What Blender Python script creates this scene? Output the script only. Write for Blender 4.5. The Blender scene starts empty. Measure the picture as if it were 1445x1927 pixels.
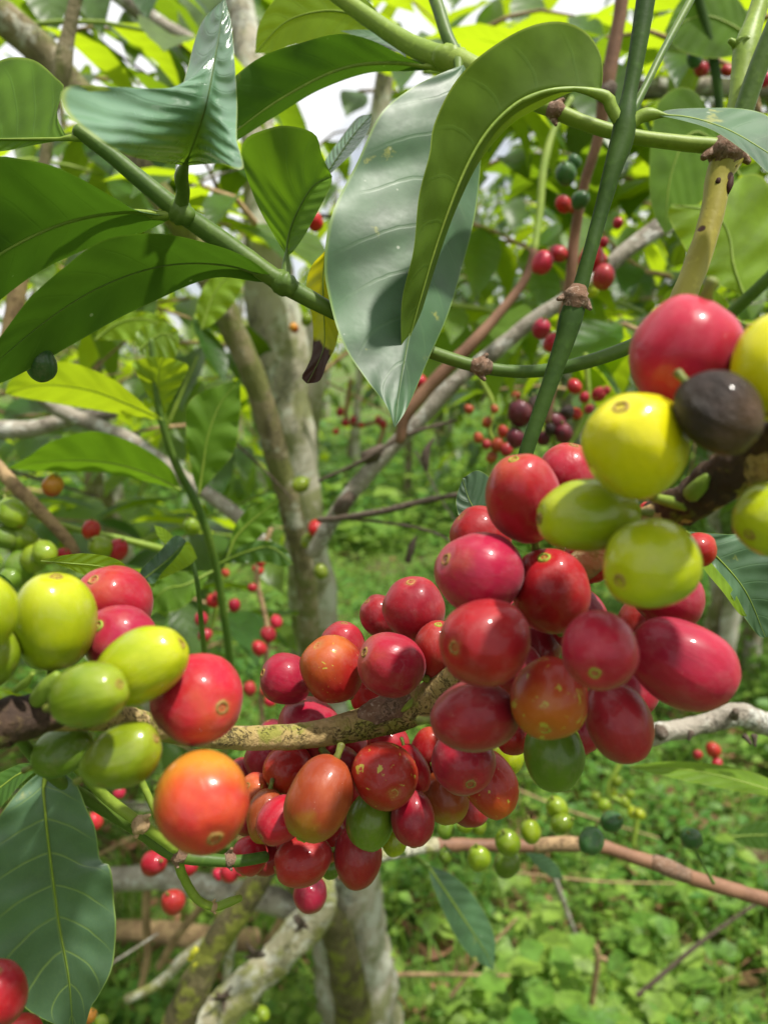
import bpy, math, random
from math import sin, cos, pi, sqrt, radians, exp, atan2
from mathutils import Vector, Matrix, Quaternion, noise as mnoise

C = bpy.context.scene
COL = C.collection
V = Vector
R0 = random.Random(7)

# ------------------------------------------------------------------ camera
F = 1456.0                       # focal length in pixels of the 1445 x 1927 photograph
CAM = V((0, 0, 1.10))
TILT = radians(12)
FW = V((0, cos(TILT), -sin(TILT)))
UP = V((0, sin(TILT), cos(TILT)))
RT = V((1, 0, 0))

def P(px, py, d):
    """a point at depth d (metres along the view axis)"""
    return CAM + d * (FW + (px - 722.5) / F * RT + (963.5 - py) / F * UP)

def PY(px, py, y):
    """a point on the plane Y = y"""
    ray = FW + (px - 722.5) / F * RT + (963.5 - py) / F * UP
    return CAM + ray * (y / ray.y)

def PG(px, py, z=0.0):
    ray = FW + (px - 722.5) / F * RT + (963.5 - py) / F * UP
    return CAM + ray * ((z - CAM.z) / ray.z)

cam = bpy.data.cameras.new('camera')
camo = bpy.data.objects.new('camera', cam)
COL.objects.link(camo)
camo.location = CAM
camo.rotation_euler = (radians(90) - TILT, 0, 0)
cam.sensor_fit = 'VERTICAL'
cam.sensor_height = 24
cam.sensor_width = 18
cam.lens = 24 * F / 1927
cam.clip_start = 0.01
cam.clip_end = 400
cam.dof.use_dof = True
cam.dof.focus_distance = 0.178
cam.dof.aperture_fstop = cam.lens / 1.6        # 1.6 mm wide pupil of a phone lens
C.camera = camo

# ------------------------------------------------------------------ light
SUN = V((0.34, -0.16, 0.92)).normalized()
w = bpy.data.worlds.new('World')
C.world = w
w.use_nodes = True
nt = w.node_tree
bg = nt.nodes['Background']
sky = nt.nodes.new('ShaderNodeTexSky')
sky.sky_type = 'NISHITA'
sky.sun_disc = False
sky.sun_elevation = math.asin(SUN.z)
sky.sun_rotation = atan2(SUN.x, SUN.y)
sky.altitude = 1300
sky.dust_density = 2.5
tc = nt.nodes.new('ShaderNodeTexCoord')
cn = nt.nodes.new('ShaderNodeTexNoise')
cn.inputs['Scale'].default_value = 2.2
cn.inputs['Detail'].default_value = 6
nt.links.new(tc.outputs['Generated'], cn.inputs['Vector'])
cr = nt.nodes.new('ShaderNodeMapRange')
cr.inputs['From Min'].default_value = 0.28
cr.inputs['From Max'].default_value = 0.46
nt.links.new(cn.outputs['Fac'], cr.inputs['Value'])
cm = nt.nodes.new('ShaderNodeMix')
cm.data_type = 'RGBA'
cm.inputs['B'].default_value = (12.5, 12.6, 12.7, 1)
nt.links.new(cr.outputs['Result'], cm.inputs['Factor'])
nt.links.new(sky.outputs['Color'], cm.inputs['A'])
nt.links.new(cm.outputs['Result'], bg.inputs['Color'])
bg.inputs['Strength'].default_value = 0.062

sl = bpy.data.lights.new('sun', 'SUN')
sl.energy = 4.5
sl.angle = radians(2.5)
sl.color = (1.0, 0.95, 0.86)
so = bpy.data.objects.new('sun', sl)
COL.objects.link(so)
so.rotation_euler = SUN.to_track_quat('Z', 'Y').to_euler()
so.location = (3, -2, 8)

C.view_settings.view_transform = 'Standard'
C.view_settings.look = 'None'
C.view_settings.gamma = 1
C.view_settings.exposure = 0.60
C.view_settings.use_curve_mapping = False
C.render.engine = 'CYCLES'
cy = C.cycles
cy.use_denoising = True
try:
    cy.denoiser = 'OPENIMAGEDENOISE'
except Exception:
    pass
cy.max_bounces = 7
cy.diffuse_bounces = 4
cy.glossy_bounces = 2
cy.transmission_bounces = 4
cy.transparent_max_bounces = 4
cy.sample_clamp_indirect = 6
cy.caustics_reflective = False
cy.caustics_refractive = False

# ------------------------------------------------------------------ objects
def tag(o, label=None, cat=None, group=None, kind=None):
    if label: o['label'] = label
    if cat: o['category'] = cat
    if group: o['group'] = group
    if kind: o['kind'] = kind
    return o

def empty(name, loc, label=None, cat=None, group=None):
    o = bpy.data.objects.new(name, None)
    o.empty_display_size = 0.01
    COL.objects.link(o)
    o.location = loc
    return tag(o, label, cat, group)

class MB:
    """collects vertices and faces; build() links them as ONE mesh object"""
    def __init__(s):
        s.v = []; s.f = []; s.uv = []; s.rnd = []
    def build(s, name, mat, parent=None, loc=None, smooth=True):
        me = bpy.data.meshes.new(name)
        off = V(loc) if loc is not None else V((0, 0, 0))
        if loc is None and parent is not None:
            off = origin(parent)
        me.from_pydata([V(p) - off for p in s.v], [], s.f)
        if smooth:
            me.polygons.foreach_set('use_smooth', [True] * len(me.polygons))
        if s.uv:
            uvl = me.uv_layers.new(name='UVMap')
            idx = [0] * len(me.loops)
            me.loops.foreach_get('vertex_index', idx)
            flat = []
            for i in idx:
                flat.extend(s.uv[i])
            uvl.data.foreach_set('uv', flat)
        if s.rnd:
            at = me.attributes.new('vary', 'FLOAT', 'POINT')
            at.data.foreach_set('value', s.rnd)
        me.update()
        me.materials.append(mat)
        o = bpy.data.objects.new(name, me)
        COL.objects.link(o)
        if parent is not None:
            o.parent = parent
        elif loc is not None:
            o.location = loc
        return o

def origin(o):
    t = V((0, 0, 0))
    while o is not None:
        t = t + o.location
        o = o.parent
    return t

def catmull(pts, n):
    """n+1 samples along a smooth curve through pts (any dimension), even in arc length"""
    pts = [tuple(p) for p in pts]
    if len(pts) == 2:
        raw = [tuple(a + (b - a) * i / 40 for a, b in zip(*pts)) for i in range(41)]
    else:
        k = len(pts); raw = []
        for i in range(k - 1):
            p0 = pts[i - 1] if i > 0 else tuple(2 * a - b for a, b in zip(pts[0], pts[1]))
            p1, p2 = pts[i], pts[i + 1]
            p3 = pts[i + 2] if i + 2 < k else tuple(2 * a - b for a, b in zip(pts[-1], pts[-2]))
            for j in range(12):
                t = j / 12
                raw.append(tuple(0.5 * (2 * b + (c - a) * t + (2 * a - 5 * b + 4 * c - d) * t * t + (3 * b - a - 3 * c + d) * t ** 3)
                                 for a, b, c, d in zip(p0, p1, p2, p3)))
        raw.append(pts[-1])
    acc = [0.0]
    for a, b in zip(raw, raw[1:]):
        acc.append(acc[-1] + sqrt(sum((x - y) ** 2 for x, y in zip(a[:3], b[:3]))))
    out = []; j = 0
    for i in range(n + 1):
        s = acc[-1] * i / n
        while j < len(raw) - 2 and acc[j + 1] < s:
            j += 1
        L = acc[j + 1] - acc[j]
        t = (s - acc[j]) / L if L > 1e-12 else 0
        t = max(0, min(1, t))
        out.append(tuple(a + (b - a) * t for a, b in zip(raw[j], raw[j + 1])))
    return out

def tube(mb, pts, radii, seg=10, step=None, rough=0.0, rscale=60, seed=0, round_ends=True):
    """a bent tapering round bar through pts; rough = relative unevenness of its skin"""
    data = [tuple(p) + (r,) for p, r in zip(pts, radii)]
    L = sum((V(a) - V(b)).length for a, b in zip(pts, pts[1:]))
    n = max(2, int(L / (step or max(1e-4, 1.2 * sum(radii) / len(radii)))))
    n = min(n, 160)
    sm = catmull(data, n)
    c = [V(s[:3]) for s in sm]; r = [max(1e-5, s[3]) for s in sm]
    if round_ends:
        for end in (0, -1):
            t = (c[1] - c[0]).normalized() if end == 0 else (c[-1] - c[-2]).normalized()
            ins = [(0.6, 0.8), (0.95, 0.3)]
            for a, b in ins:
                if end == 0:
                    c.insert(0, V(sm[0][:3]) - t * sm[0][3] * a * 0.6); r.insert(0, sm[0][3] * b)
                else:
                    c.append(V(sm[-1][:3]) + t * sm[-1][3] * a * 0.6); r.append(sm[-1][3] * b)
    t0 = (c[1] - c[0]).normalized()
    nrm = t0.orthogonal().normalized()
    base = len(mb.v); vlen = 0
    for i in range(len(c)):
        t = (c[min(i + 1, len(c) - 1)] - c[max(i - 1, 0)])
        t = t.normalized() if t.length > 1e-9 else t0
        nrm = (nrm - t * nrm.dot(t)).normalized()
        b = t.cross(nrm)
        if i: vlen += (c[i] - c[i - 1]).length
        for k in range(seg):
            a = 2 * pi * k / seg
            dr = nrm * cos(a) + b * sin(a)
            rr = r[i]
            if rough:
                q = (c[i] + dr * r[i]) * rscale + V((seed * 3.1, 0, 0))
                rr *= 1 + rough * (mnoise.noise(q) + 0.5 * mnoise.noise(q * 2.3) + 0.35 * mnoise.noise(q * 5.1))
            mb.v.append(c[i] + dr * rr)
            if mb.uv is not None and getattr(mb, 'want_uv', False):
                mb.uv.append((k / seg, vlen))
    for i in range(len(c) - 1):
        for k in range(seg):
            k2 = (k + 1) % seg
            mb.f.append((base + i * seg + k, base + i * seg + k2, base + (i + 1) * seg + k2, base + (i + 1) * seg + k))
    mb.f.append(tuple(base + k for k in reversed(range(seg))))
    mb.f.append(tuple(base + (len(c) - 1) * seg + k for k in range(seg)))
    return c, r

def bar(name, spec, mat, parent=None, rough=0.0, rscale=60, seg=10, seed=0, loc=None, mode='d', step=None):
    """spec: (px, py, depth or Y, width in px) along the bar"""
    pts, rad = [], []
    for px, py, d, wpx in spec:
        p = P(px, py, d) if mode == 'd' else PY(px, py, d)
        dep = (p - CAM).dot(FW)
        pts.append(p); rad.append(wpx / 2 * dep / F)
    mb = MB()
    c, r = tube(mb, pts, rad, seg=seg, rough=rough, rscale=rscale, seed=seed, step=step)
    return mb.build(name, mat, parent, loc=loc), c, r
# ------------------------------------------------------------------ materials
class NG:
    def __init__(s, name):
        s.m = bpy.data.materials.new(name)
        s.m.use_nodes = True
        s.t = s.m.node_tree
        s.t.nodes.clear()
    def n(s, typ, **kw):
        nd = s.t.nodes.new(typ)
        for k, v in kw.items():
            if hasattr(nd, k) and not k[0].isupper():
                setattr(nd, k, v)
        return nd
    def l(s, a, b):
        s.t.links.new(a, b)
    def val(s, sock, v):
        if isinstance(v, (int, float)):
            sock.default_value = v
        elif isinstance(v, tuple):
            sock.default_value = v if len(v) != 3 or sock.type == 'VECTOR' else v + (1,)
        else:
            s.l(v, sock)
    def math(s, op, a, b=0.0, c=0.0, clamp=False):
        nd = s.n('ShaderNodeMath'); nd.operation = op; nd.use_clamp = clamp
        s.val(nd.inputs[0], a); s.val(nd.inputs[1], b); s.val(nd.inputs[2], c)
        return nd.outputs[0]
    def mix(s, f, a, b):
        nd = s.n('ShaderNodeMix'); nd.data_type = 'RGBA'
        s.val(nd.inputs['Factor'], f); s.val(nd.inputs['A'], a); s.val(nd.inputs['B'], b)
        return nd.outputs['Result']
    def ramp(s, v, lo, hi, a=0.0, b=1.0):
        nd = s.n('ShaderNodeMapRange'); nd.interpolation_type = 'SMOOTHSTEP'
        s.val(nd.inputs['Value'], v); s.val(nd.inputs['From Min'], lo); s.val(nd.inputs['From Max'], hi)
        s.val(nd.inputs['To Min'], a); s.val(nd.inputs['To Max'], b)
        return nd.outputs['Result']
    def noise(s, vec, scale, detail=3, rough=0.5, dist=0.0):
        nd = s.n('ShaderNodeTexNoise')
        if vec is not None: s.l(vec, nd.inputs['Vector'])
        nd.inputs['Scale'].default_value = scale; nd.inputs['Detail'].default_value = detail
        nd.inputs['Roughness'].default_value = rough; nd.inputs['Distortion'].default_value = dist
        return nd.outputs['Fac']
    def voro(s, vec, scale, out='Distance', feature='F1'):
        nd = s.n('ShaderNodeTexVoronoi'); nd.feature = feature
        if vec is not None: s.l(vec, nd.inputs['Vector'])
        nd.inputs['Scale'].default_value = scale
        return nd.outputs[out]
    def vmul(s, vec, k):
        nd = s.n('ShaderNodeVectorMath'); nd.operation = 'MULTIPLY'
        s.l(vec, nd.inputs[0]); nd.inputs[1].default_value = k
        return nd.outputs[0]
    def vadd(s, vec, b):
        nd = s.n('ShaderNodeVectorMath'); nd.operation = 'ADD'
        s.l(vec, nd.inputs[0]); s.val(nd.inputs[1], b)
        return nd.outputs[0]
    def comb(s, x, y, z):
        nd = s.n('ShaderNodeCombineXYZ')
        for i, q in enumerate((x, y, z)): s.val(nd.inputs[i], q)
        return nd.outputs[0]
    def bump(s, h, strength, dist, prev=None):
        nd = s.n('ShaderNodeBump')
        nd.inputs['Strength'].default_value = strength; nd.inputs['Distance'].default_value = dist
        s.l(h, nd.inputs['Height'])
        if prev is not None: s.l(prev, nd.inputs['Normal'])
        return nd.outputs['Normal']
    def prin(s, col, rough=0.5, spec=0.5, coat=0.0, coat_r=0.1, normal=None, sheen=0.0):
        nd = s.n('ShaderNodeBsdfPrincipled')
        s.val(nd.inputs['Base Color'], col); s.val(nd.inputs['Roughness'], rough)
        s.val(nd.inputs['Specular IOR Level'], spec)
        s.val(nd.inputs['Coat Weight'], coat); s.val(nd.inputs['Coat Roughness'], coat_r)
        s.val(nd.inputs['Sheen Weight'], sheen)
        if normal is not None: s.l(normal, nd.inputs['Normal'])
        return nd.outputs[0]
    def out(s, sh):
        o = s.n('ShaderNodeOutputMaterial'); s.l(sh, o.inputs['Surface'])
        return s.m

def leaf_mat(name, top, under, trans, tw=0.3, rough=0.36, spec=0.5, vein=(0.12, 0.2, 0.04), vs=0.45, nv=8,
             spots=0.0, edge=None, vary=False, bumpk=1.0, tipbrown=None, mott=0.35):
    g = NG(name)
    uv = g.n('ShaderNodeUVMap').outputs[0]
    sp = g.n('ShaderNodeSeparateXYZ'); g.l(uv, sp.inputs[0])
    u, v = sp.outputs[0], sp.outputs[1]
    au = g.math('ABSOLUTE', u)
    ob = g.n('ShaderNodeTexCoord').outputs['Object']
    geo = g.n('ShaderNodeNewGeometry')
    n1 = g.noise(ob, 55, 4)
    n2 = g.noise(ob, 260, 3)
    wob = g.math('MULTIPLY', g.math('SUBTRACT', n1, 0.5), 0.05)
    # lateral veins: curved lines that climb towards the tip on their way out
    cl = g.math('MULTIPLY', g.math('POWER', au, 1.35), 0.14)
    q = g.math('MULTIPLY', g.math('ADD', g.math('SUBTRACT', v, cl), wob), float(nv))
    dv = g.math('ABSOLUTE', g.math('SUBTRACT', g.math('FRACT', q), 0.5))
    lat = g.ramp(dv, 0.012, 0.055, 1.0, 0.0)
    lat = g.math('MULTIPLY', lat, g.ramp(au, 0.55, 0.98, 0.8, 0.15))
    mid = g.ramp(au, 0.012, 0.05, 1.0, 0.0)
    fine = g.ramp(g.voro(g.vmul(uv, (14, 44, 1)), 1.0, feature='DISTANCE_TO_EDGE'), 0.0, 0.09, 1.0, 0.0)
    vm = g.math('MAXIMUM', g.math('MAXIMUM', lat, mid), g.math('MULTIPLY', fine, 0.12))
    bf = geo.outputs['Backfacing']
    base = g.mix(bf, top, under)
    mt = g.ramp(n1, 0.3, 0.7, 1.0 - mott, 1.0 + mott)
    hs = g.n('ShaderNodeHueSaturation')
    g.l(base, hs.inputs['Color']); g.l(mt, hs.inputs['Value'])
    if vary:
        at = g.n('ShaderNodeAttribute'); at.attribute_name = 'vary'
        g.l(g.ramp(at.outputs['Fac'], 0, 1, 0.475, 0.535), hs.inputs['Hue'])
        g.l(g.math('MULTIPLY', mt, g.ramp(at.outputs['Fac'], 0, 1, 1.35, 0.7)), hs.inputs['Value'])
    col = g.mix(g.math('MULTIPLY', vm, vs), hs.outputs[0], vein)
    tcol = g.mix(g.math('MULTIPLY', vm, 0.35), trans, tuple(x * 0.6 for x in trans))
    if edge:
        ed = g.ramp(au, 0.955, 0.995)
        col = g.mix(g.math('MULTIPLY', ed, 0.75), col, edge)
    if spots:
        s1 = g.ramp(g.noise(ob, 75, 5, 0.6), 0.70 - 0.1 * spots, 0.76 - 0.1 * spots)
        col = g.mix(g.math('MULTIPLY', s1, 0.6), col, (0.30, 0.30, 0.06))
        s2 = g.ramp(g.voro(ob, 190), 0.05, 0.11, 1.0, 0.0)
        col = g.mix(g.math('MULTIPLY', g.math('MULTIPLY', s2, g.ramp(n1, 0.5, 0.6)), 0.7), col, (0.45, 0.48, 0.40))
    if tipbrown:
        tb = g.ramp(g.math('ADD', v, g.math('MULTIPLY', g.math('SUBTRACT', n1, 0.5), 0.55)), tipbrown, tipbrown + 0.05)
        sp2 = g.ramp(g.voro(ob, 130), 0.10, 0.14, 1.0, 0.0)
        tb = g.math('MAXIMUM', tb, g.math('MULTIPLY', sp2, g.ramp(g.noise(ob, 40, 2), 0.5, 0.55)))
        col = g.mix(tb, col, (0.06, 0.022, 0.012))
        tcol = g.mix(tb, tcol, (0.05, 0.015, 0.008))
    puck = g.math('MULTIPLY', g.math('COSINE', g.math('MULTIPLY', q, 6.2832)), g.ramp(au, 0.0, 0.25))
    h = g.math('ADD', g.math('MULTIPLY', g.math('MAXIMUM', lat, mid), -0.10), g.math('MULTIPLY', puck, -0.30))
    h = g.math('ADD', h, g.math('MULTIPLY', n1, 0.7))
    nm = g.bump(h, 0.5 * bumpk, 0.0008)
    nm = g.bump(n2, 0.15 * bumpk, 0.0002, nm)
    rg = g.math('ADD', rough, g.math('MULTIPLY', bf, 0.22))
    rg = g.math('ADD', rg, g.math('MULTIPLY', g.math('SUBTRACT', n2, 0.5), 0.16))
    pr = g.prin(col, rg, g.math('MULTIPLY', spec, g.math('SUBTRACT', 1.0, g.math('MULTIPLY', bf, 0.65))), normal=nm)
    tr = g.n('ShaderNodeBsdfTranslucent')
    g.l(tcol, tr.inputs['Color']); g.l(nm, tr.inputs['Normal'])
    mx = g.n('ShaderNodeMixShader')
    mx.inputs[0].default_value = tw
    g.l(pr, mx.inputs[1]); g.l(tr.outputs[0], mx.inputs[2])
    return g.out(mx.outputs[0])

def fruit_mat(name, c1, c2, cend=None, end=(0.45, 1.0), amt=0.0, flip=1.0, scuff=0.0, wrinkle=0.0, rough=0.45, coat=0.24, bloom=0.0, specks=0.7, spec=0.22, sharp=0.18):
    g = NG(name)
    ob0 = g.n('ShaderNodeTexCoord').outputs['Object']
    rn = g.n('ShaderNodeObjectInfo').outputs['Random']
    off = g.comb(g.math('MULTIPLY', rn, 37.0), g.math('MULTIPLY', rn, 91.0), g.math('MULTIPLY', rn, 53.0))
    ob = g.vadd(ob0, off)
    big = g.noise(ob, 0.9, 3, 0.55)
    col = g.mix(g.ramp(big, 0.5 - sharp, 0.5 + sharp), c1, c2)
    hs = g.n('ShaderNodeHueSaturation')
    g.l(col, hs.inputs['Color'])
    g.l(g.ramp(rn, 0, 1, 0.82, 1.16), hs.inputs['Value'])
    g.l(g.ramp(g.math('FRACT', g.math('MULTIPLY', rn, 7.7)), 0, 1, 0.494, 0.506), hs.inputs['Hue'])
    col = hs.outputs[0]
    mot = g.noise(ob, 7, 5, 0.62)
    col = g.mix(g.ramp(mot, 0.35, 0.75, 0.0, 0.22), col, c2)
    sz = g.n('ShaderNodeSeparateXYZ'); g.l(ob0, sz.inputs[0])
    if cend:
        z = g.math('ADD', g.math('MULTIPLY', sz.outputs[2], flip), g.math('MULTIPLY', g.math('SUBTRACT', big, 0.5), 1.6))
        col = g.mix(g.ramp(z, end[0], end[1], 0.0, amt), col, cend)
    # ring of paler skin round the navel
    rad = g.math('SQRT', g.math('ADD', g.math('POWER', sz.outputs[0], 2.0), g.math('POWER', sz.outputs[1], 2.0)))
    halo = g.math('MULTIPLY', g.ramp(g.math('ADD', rad, g.math('MULTIPLY', mot, 0.25)), 0.20, 0.40, 1.0, 0.0), g.ramp(sz.outputs[2], 0.5, 0.8))
    col = g.mix(g.math('MULTIPLY', halo, 0.3), col, (0.34, 0.22, 0.05))
    vc = g.n('ShaderNodeTexVoronoi'); vc.inputs['Scale'].default_value = 6.5
    g.l(ob, vc.inputs['Vector'])
    gate = g.ramp(g.n('ShaderNodeSeparateColor').inputs and vc.outputs['Distance'], 0.028, 0.055, 1.0, 0.0)
    sc = g.n('ShaderNodeSeparateColor'); g.l(vc.outputs['Color'], sc.inputs[0])
    gate = g.math('MULTIPLY', gate, g.math('GREATER_THAN', sc.outputs[0], 0.42))
    col = g.mix(g.math('MULTIPLY', gate, specks), col, (0.62, 0.42, 0.36))
    if scuff:
        sn = g.noise(ob, 2.7, 6, 0.6, 0.6)
        sm = g.ramp(sn, 0.66 - 0.12 * scuff, 0.69 - 0.12 * scuff)
        col = g.mix(g.math('MULTIPLY', sm, 0.85), col, (0.36, 0.33, 0.04))
    # long faint ribs from stalk to navel
    rib = g.noise(g.vmul(ob, (5, 5, 0.5)), 1.0, 2)
    nm = g.bump(rib, 0.35, 0.00035)
    nm = g.bump(g.noise(ob, 22, 4, 0.6), 0.2, 0.00006, nm)
    if wrinkle:
        nm = g.bump(g.noise(g.vmul(ob, (3.4, 3.4, 1.3)), 1.0, 6, 0.65, 1.2), wrinkle, 0.0016, nm)
    dust = g.ramp(g.noise(ob, 1.7, 6, 0.7), 0.46, 0.72)
    col = g.mix(g.math('MULTIPLY', dust, 0.10), col, (0.45, 0.30, 0.27))
    rr = g.math('ADD', rough, g.math('MULTIPLY', g.math('SUBTRACT', mot, 0.5), 0.25))
    rr = g.math('ADD', rr, g.math('MULTIPLY', dust, 0.12))
    return g.out(g.prin(col, rr, spec, coat, 0.09, nm, bloom))

def bark_mat(name, c1, c2, c3, moss=None, mossamt=0.0, scale=60, bumpd=0.002, crack=0.5, rough=0.85, lichen=None, lamt=0.0, stretch=None):
    g = NG(name)
    ob = g.n('ShaderNodeTexCoord').outputs['Object']
    pos = g.vmul(ob, stretch) if stretch else ob
    a = g.noise(pos, scale * 0.35, 4, 0.6)
    b = g.noise(pos, scale * 2.0, 5, 0.65, 0.4)
    col = g.mix(g.ramp(a, 0.35, 0.65), c1, c2)
    col = g.mix(g.ramp(b, 0.52, 0.72), col, c3)
    geo = g.n('ShaderNodeNewGeometry')
    if lichen:
        ln = g.noise(ob, scale * 0.8, 6, 0.7, 0.3)
        lm = g.ramp(ln, 0.60 - 0.2 * lamt, 0.66 - 0.2 * lamt)
        col = g.mix(g.math('MULTIPLY', lm, 0.8), col, lichen)
    if moss:
        mn = g.noise(ob, scale * 0.5, 5, 0.65)
        col = g.mix(g.math('MULTIPLY', g.ramp(mn, 0.58 - 0.25 * mossamt, 0.68 - 0.25 * mossamt), 0.85), col, moss)
    cr = g.ramp(g.math('ABSOLUTE', g.math('SUBTRACT', g.noise(pos, scale * 1.3, 6, 0.7, 0.8), 0.5)), 0.004, 0.022)
    crm = g.math('MULTIPLY', g.math('SUBTRACT', 1.0, cr), g.math('MULTIPLY', g.ramp(a, 0.48, 0.58), crack))
    col = g.mix(crm, col, (0.03, 0.02, 0.012))
    h = g.math('ADD', g.math('MULTIPLY', b, 1.0), g.math('MULTIPLY', crm, -1.0))
    h = g.math('ADD', h, g.math('MULTIPLY', a, 0.8))
    nm = g.bump(h, 0.8, bumpd)
    return g.out(g.prin(col, rough, 0.3, normal=nm))

def stem_mat(name, c1, c2, spot=None, rough=0.5, spec=0.3, scale=120):
    g = NG(name)
    ob = g.n('ShaderNodeTexCoord').outputs['Object']
    a = g.noise(ob, scale * 0.4, 3)
    b = g.noise(ob, scale * 4, 3)
    col = g.mix(g.ramp(a, 0.35, 0.65), c1, c2)
    col = g.mix(g.ramp(b, 0.5, 0.8, 0, 0.35), col, tuple(x * 1.7 for x in c2))
    if spot:
        s = g.ramp(g.voro(ob, 150), 0.19, 0.24, 1.0, 0.0)
        s = g.math('MULTIPLY', s, g.ramp(g.noise(ob, 50, 2), 0.45, 0.5))
        s2 = g.ramp(g.noise(ob, 150, 4), 0.70, 0.73)
        col = g.mix(g.math('MAXIMUM', s, g.math('MULTIPLY', s2, 0.8)), col, spot)
    nm = g.bump(b, 0.25, 0.0005)
    return g.out(g.prin(col, rough, spec, normal=nm))

M = {}
# hero leaves
M['leaf_sheen'] = leaf_mat('grey_green_leaf', (0.042, 0.092, 0.040), (0.05, 0.10, 0.02), (0.10, 0.24, 0.02), 0.08, 0.48, 0.42, (0.10, 0.18, 0.07), 0.22, 8, spots=0.6, edge=(0.16, 0.25, 0.05))
M['leaf_under'] = leaf_mat('olive_leaf_underside', (0.04, 0.10, 0.03), (0.075, 0.13, 0.014), (0.16, 0.25, 0.010), 0.28, 0.45, 0.3, (0.07, 0.15, 0.03), 0.15, 9, edge=(0.28, 0.36, 0.06))
M['leaf_dark'] = leaf_mat('dark_leaf', (0.035, 0.085, 0.024), (0.036, 0.085, 0.012), (0.085, 0.20, 0.010), 0.27, 0.45, 0.35, (0.08, 0.16, 0.03), 0.28, 9, spots=0.25, bumpk=0.6, edge=(0.14, 0.20, 0.04))
M['leaf_mid'] = leaf_mat('green_leaf', (0.055, 0.115, 0.025), (0.075, 0.145, 0.014), (0.17, 0.33, 0.012), 0.40, 0.40, 0.45, (0.10, 0.20, 0.04), 0.4, 8, edge=(0.22, 0.30, 0.05))
M['leaf_young'] = leaf_mat('young_bright_leaf', (0.12, 0.21, 0.022), (0.15, 0.25, 0.022), (0.40, 0.53, 0.012), 0.5, 0.38, 0.45, (0.16, 0.28, 0.05), 0.3, 8, edge=(0.30, 0.38, 0.05))
M['leaf_wavy'] = leaf_mat('glossy_wavy_leaf', (0.11, 0.21, 0.125), (0.16, 0.22, 0.02), (0.20, 0.36, 0.012), 0.22, 0.25, 1.0, (0.10, 0.20, 0.10), 0.2, 13, edge=(0.30, 0.36, 0.05), bumpk=1.3)
M['leaf_veined'] = leaf_mat('veined_leaf', (0.060, 0.120, 0.062), (0.06, 0.13, 0.03), (0.10, 0.24, 0.02), 0.12, 0.47, 0.8, (0.18, 0.26, 0.06), 0.65, 8, spots=0.9, edge=(0.20, 0.28, 0.05), bumpk=0.8)
M['leaf_yellow'] = leaf_mat('yellowing_leaf', (0.36, 0.36, 0.02), (0.40, 0.38, 0.02), (0.62, 0.56, 0.01), 0.5, 0.6, 0.2, (0.4, 0.38, 0.05), 0.3, 7, tipbrown=0.66)
# foliage made of many leaves
M['fol_back'] = leaf_mat('coffee_foliage', (0.06, 0.12, 0.022), (0.10, 0.18, 0.02), (0.44, 0.60, 0.012), 0.56, 0.38, 0.45, (0.1, 0.2, 0.04), 0.3, 8, vary=True, edge=None)
M['fol_deep'] = leaf_mat('deep_coffee_foliage', (0.04, 0.085, 0.018), (0.07, 0.13, 0.016), (0.25, 0.40, 0.012), 0.45, 0.40, 0.45, (0.08, 0.15, 0.03), 0.3, 8, vary=True)
M['fol_weed'] = leaf_mat('weed_foliage', (0.115, 0.22, 0.030), (0.125, 0.23, 0.035), (0.34, 0.52, 0.03), 0.44, 0.5, 0.35, (0.1, 0.2, 0.04), 0.2, 5, vary=True)
M['grass'] = leaf_mat('grass_blades', (0.12, 0.21, 0.035), (0.12, 0.21, 0.035), (0.24, 0.40, 0.03), 0.35, 0.5, 0.35, (0.1, 0.2, 0.04), 0.1, 5, vary=True)
# fruit
RED1, RED2 = (0.37, 0.007, 0.016), (0.27, 0.005, 0.014)
M['red'] = fruit_mat('ripe_red_skin', RED1, RED2, (0.50, 0.10, 0.012), (0.2, 1.3), 0.35)
M['crimson'] = fruit_mat('crimson_skin', (0.36, 0.006, 0.021), (0.26, 0.004, 0.017), bloom=0.04)
M['purple'] = fruit_mat('purple_red_skin', (0.27, 0.006, 0.019), (0.19, 0.0045, 0.017), bloom=0.07)
M['pink'] = fruit_mat('pinkish_red_skin', (0.37, 0.01, 0.034), (0.29, 0.006, 0.022), (0.55, 0.16, 0.03), (0.5, 1.4), 0.3, rough=0.34, bloom=0.06)
M['redorange'] = fruit_mat('orange_red_skin', (0.34, 0.016, 0.012), (0.29, 0.008, 0.013), (0.48, 0.16, 0.012), (0.1, 1.2), 0.5, scuff=0.25)
M['scuffed'] = fruit_mat('red_skin_with_yellow_scuffs', (0.34, 0.015, 0.01), (0.29, 0.008, 0.011), scuff=0.35)
M['turning'] = fruit_mat('orange_turning_red_skin', (0.4, 0.04, 0.016), (0.34, 0.014, 0.02), (0.48, 0.21, 0.020), (-0.65, 0.45), 0.9, -1.0, rough=0.28, coat=0.3)
M['blotched'] = fruit_mat('orange_skin_with_green_blotches', (0.38, 0.05, 0.012), (0.34, 0.022, 0.014), (0.42, 0.16, 0.012), (0.0, 0.9), 0.5, scuff=0.55)
M['brown'] = fruit_mat('brown_orange_skin', (0.31, 0.06, 0.014), (0.24, 0.036, 0.012), (0.26, 0.19, 0.012), (0.35, 1.1), 0.75)
M['dullred'] = fruit_mat('dull_brick_red_skin', (0.3, 0.014, 0.012), (0.24, 0.009, 0.013), bloom=0.04)
M['yellow'] = fruit_mat('yellow_skin', (0.64, 0.56, 0.003), (0.54, 0.5, 0.004), (0.36, 0.42, 0.012), (0.1, 1.2), 0.6, -1.0, rough=0.28, coat=0.4, specks=0.2)
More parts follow.
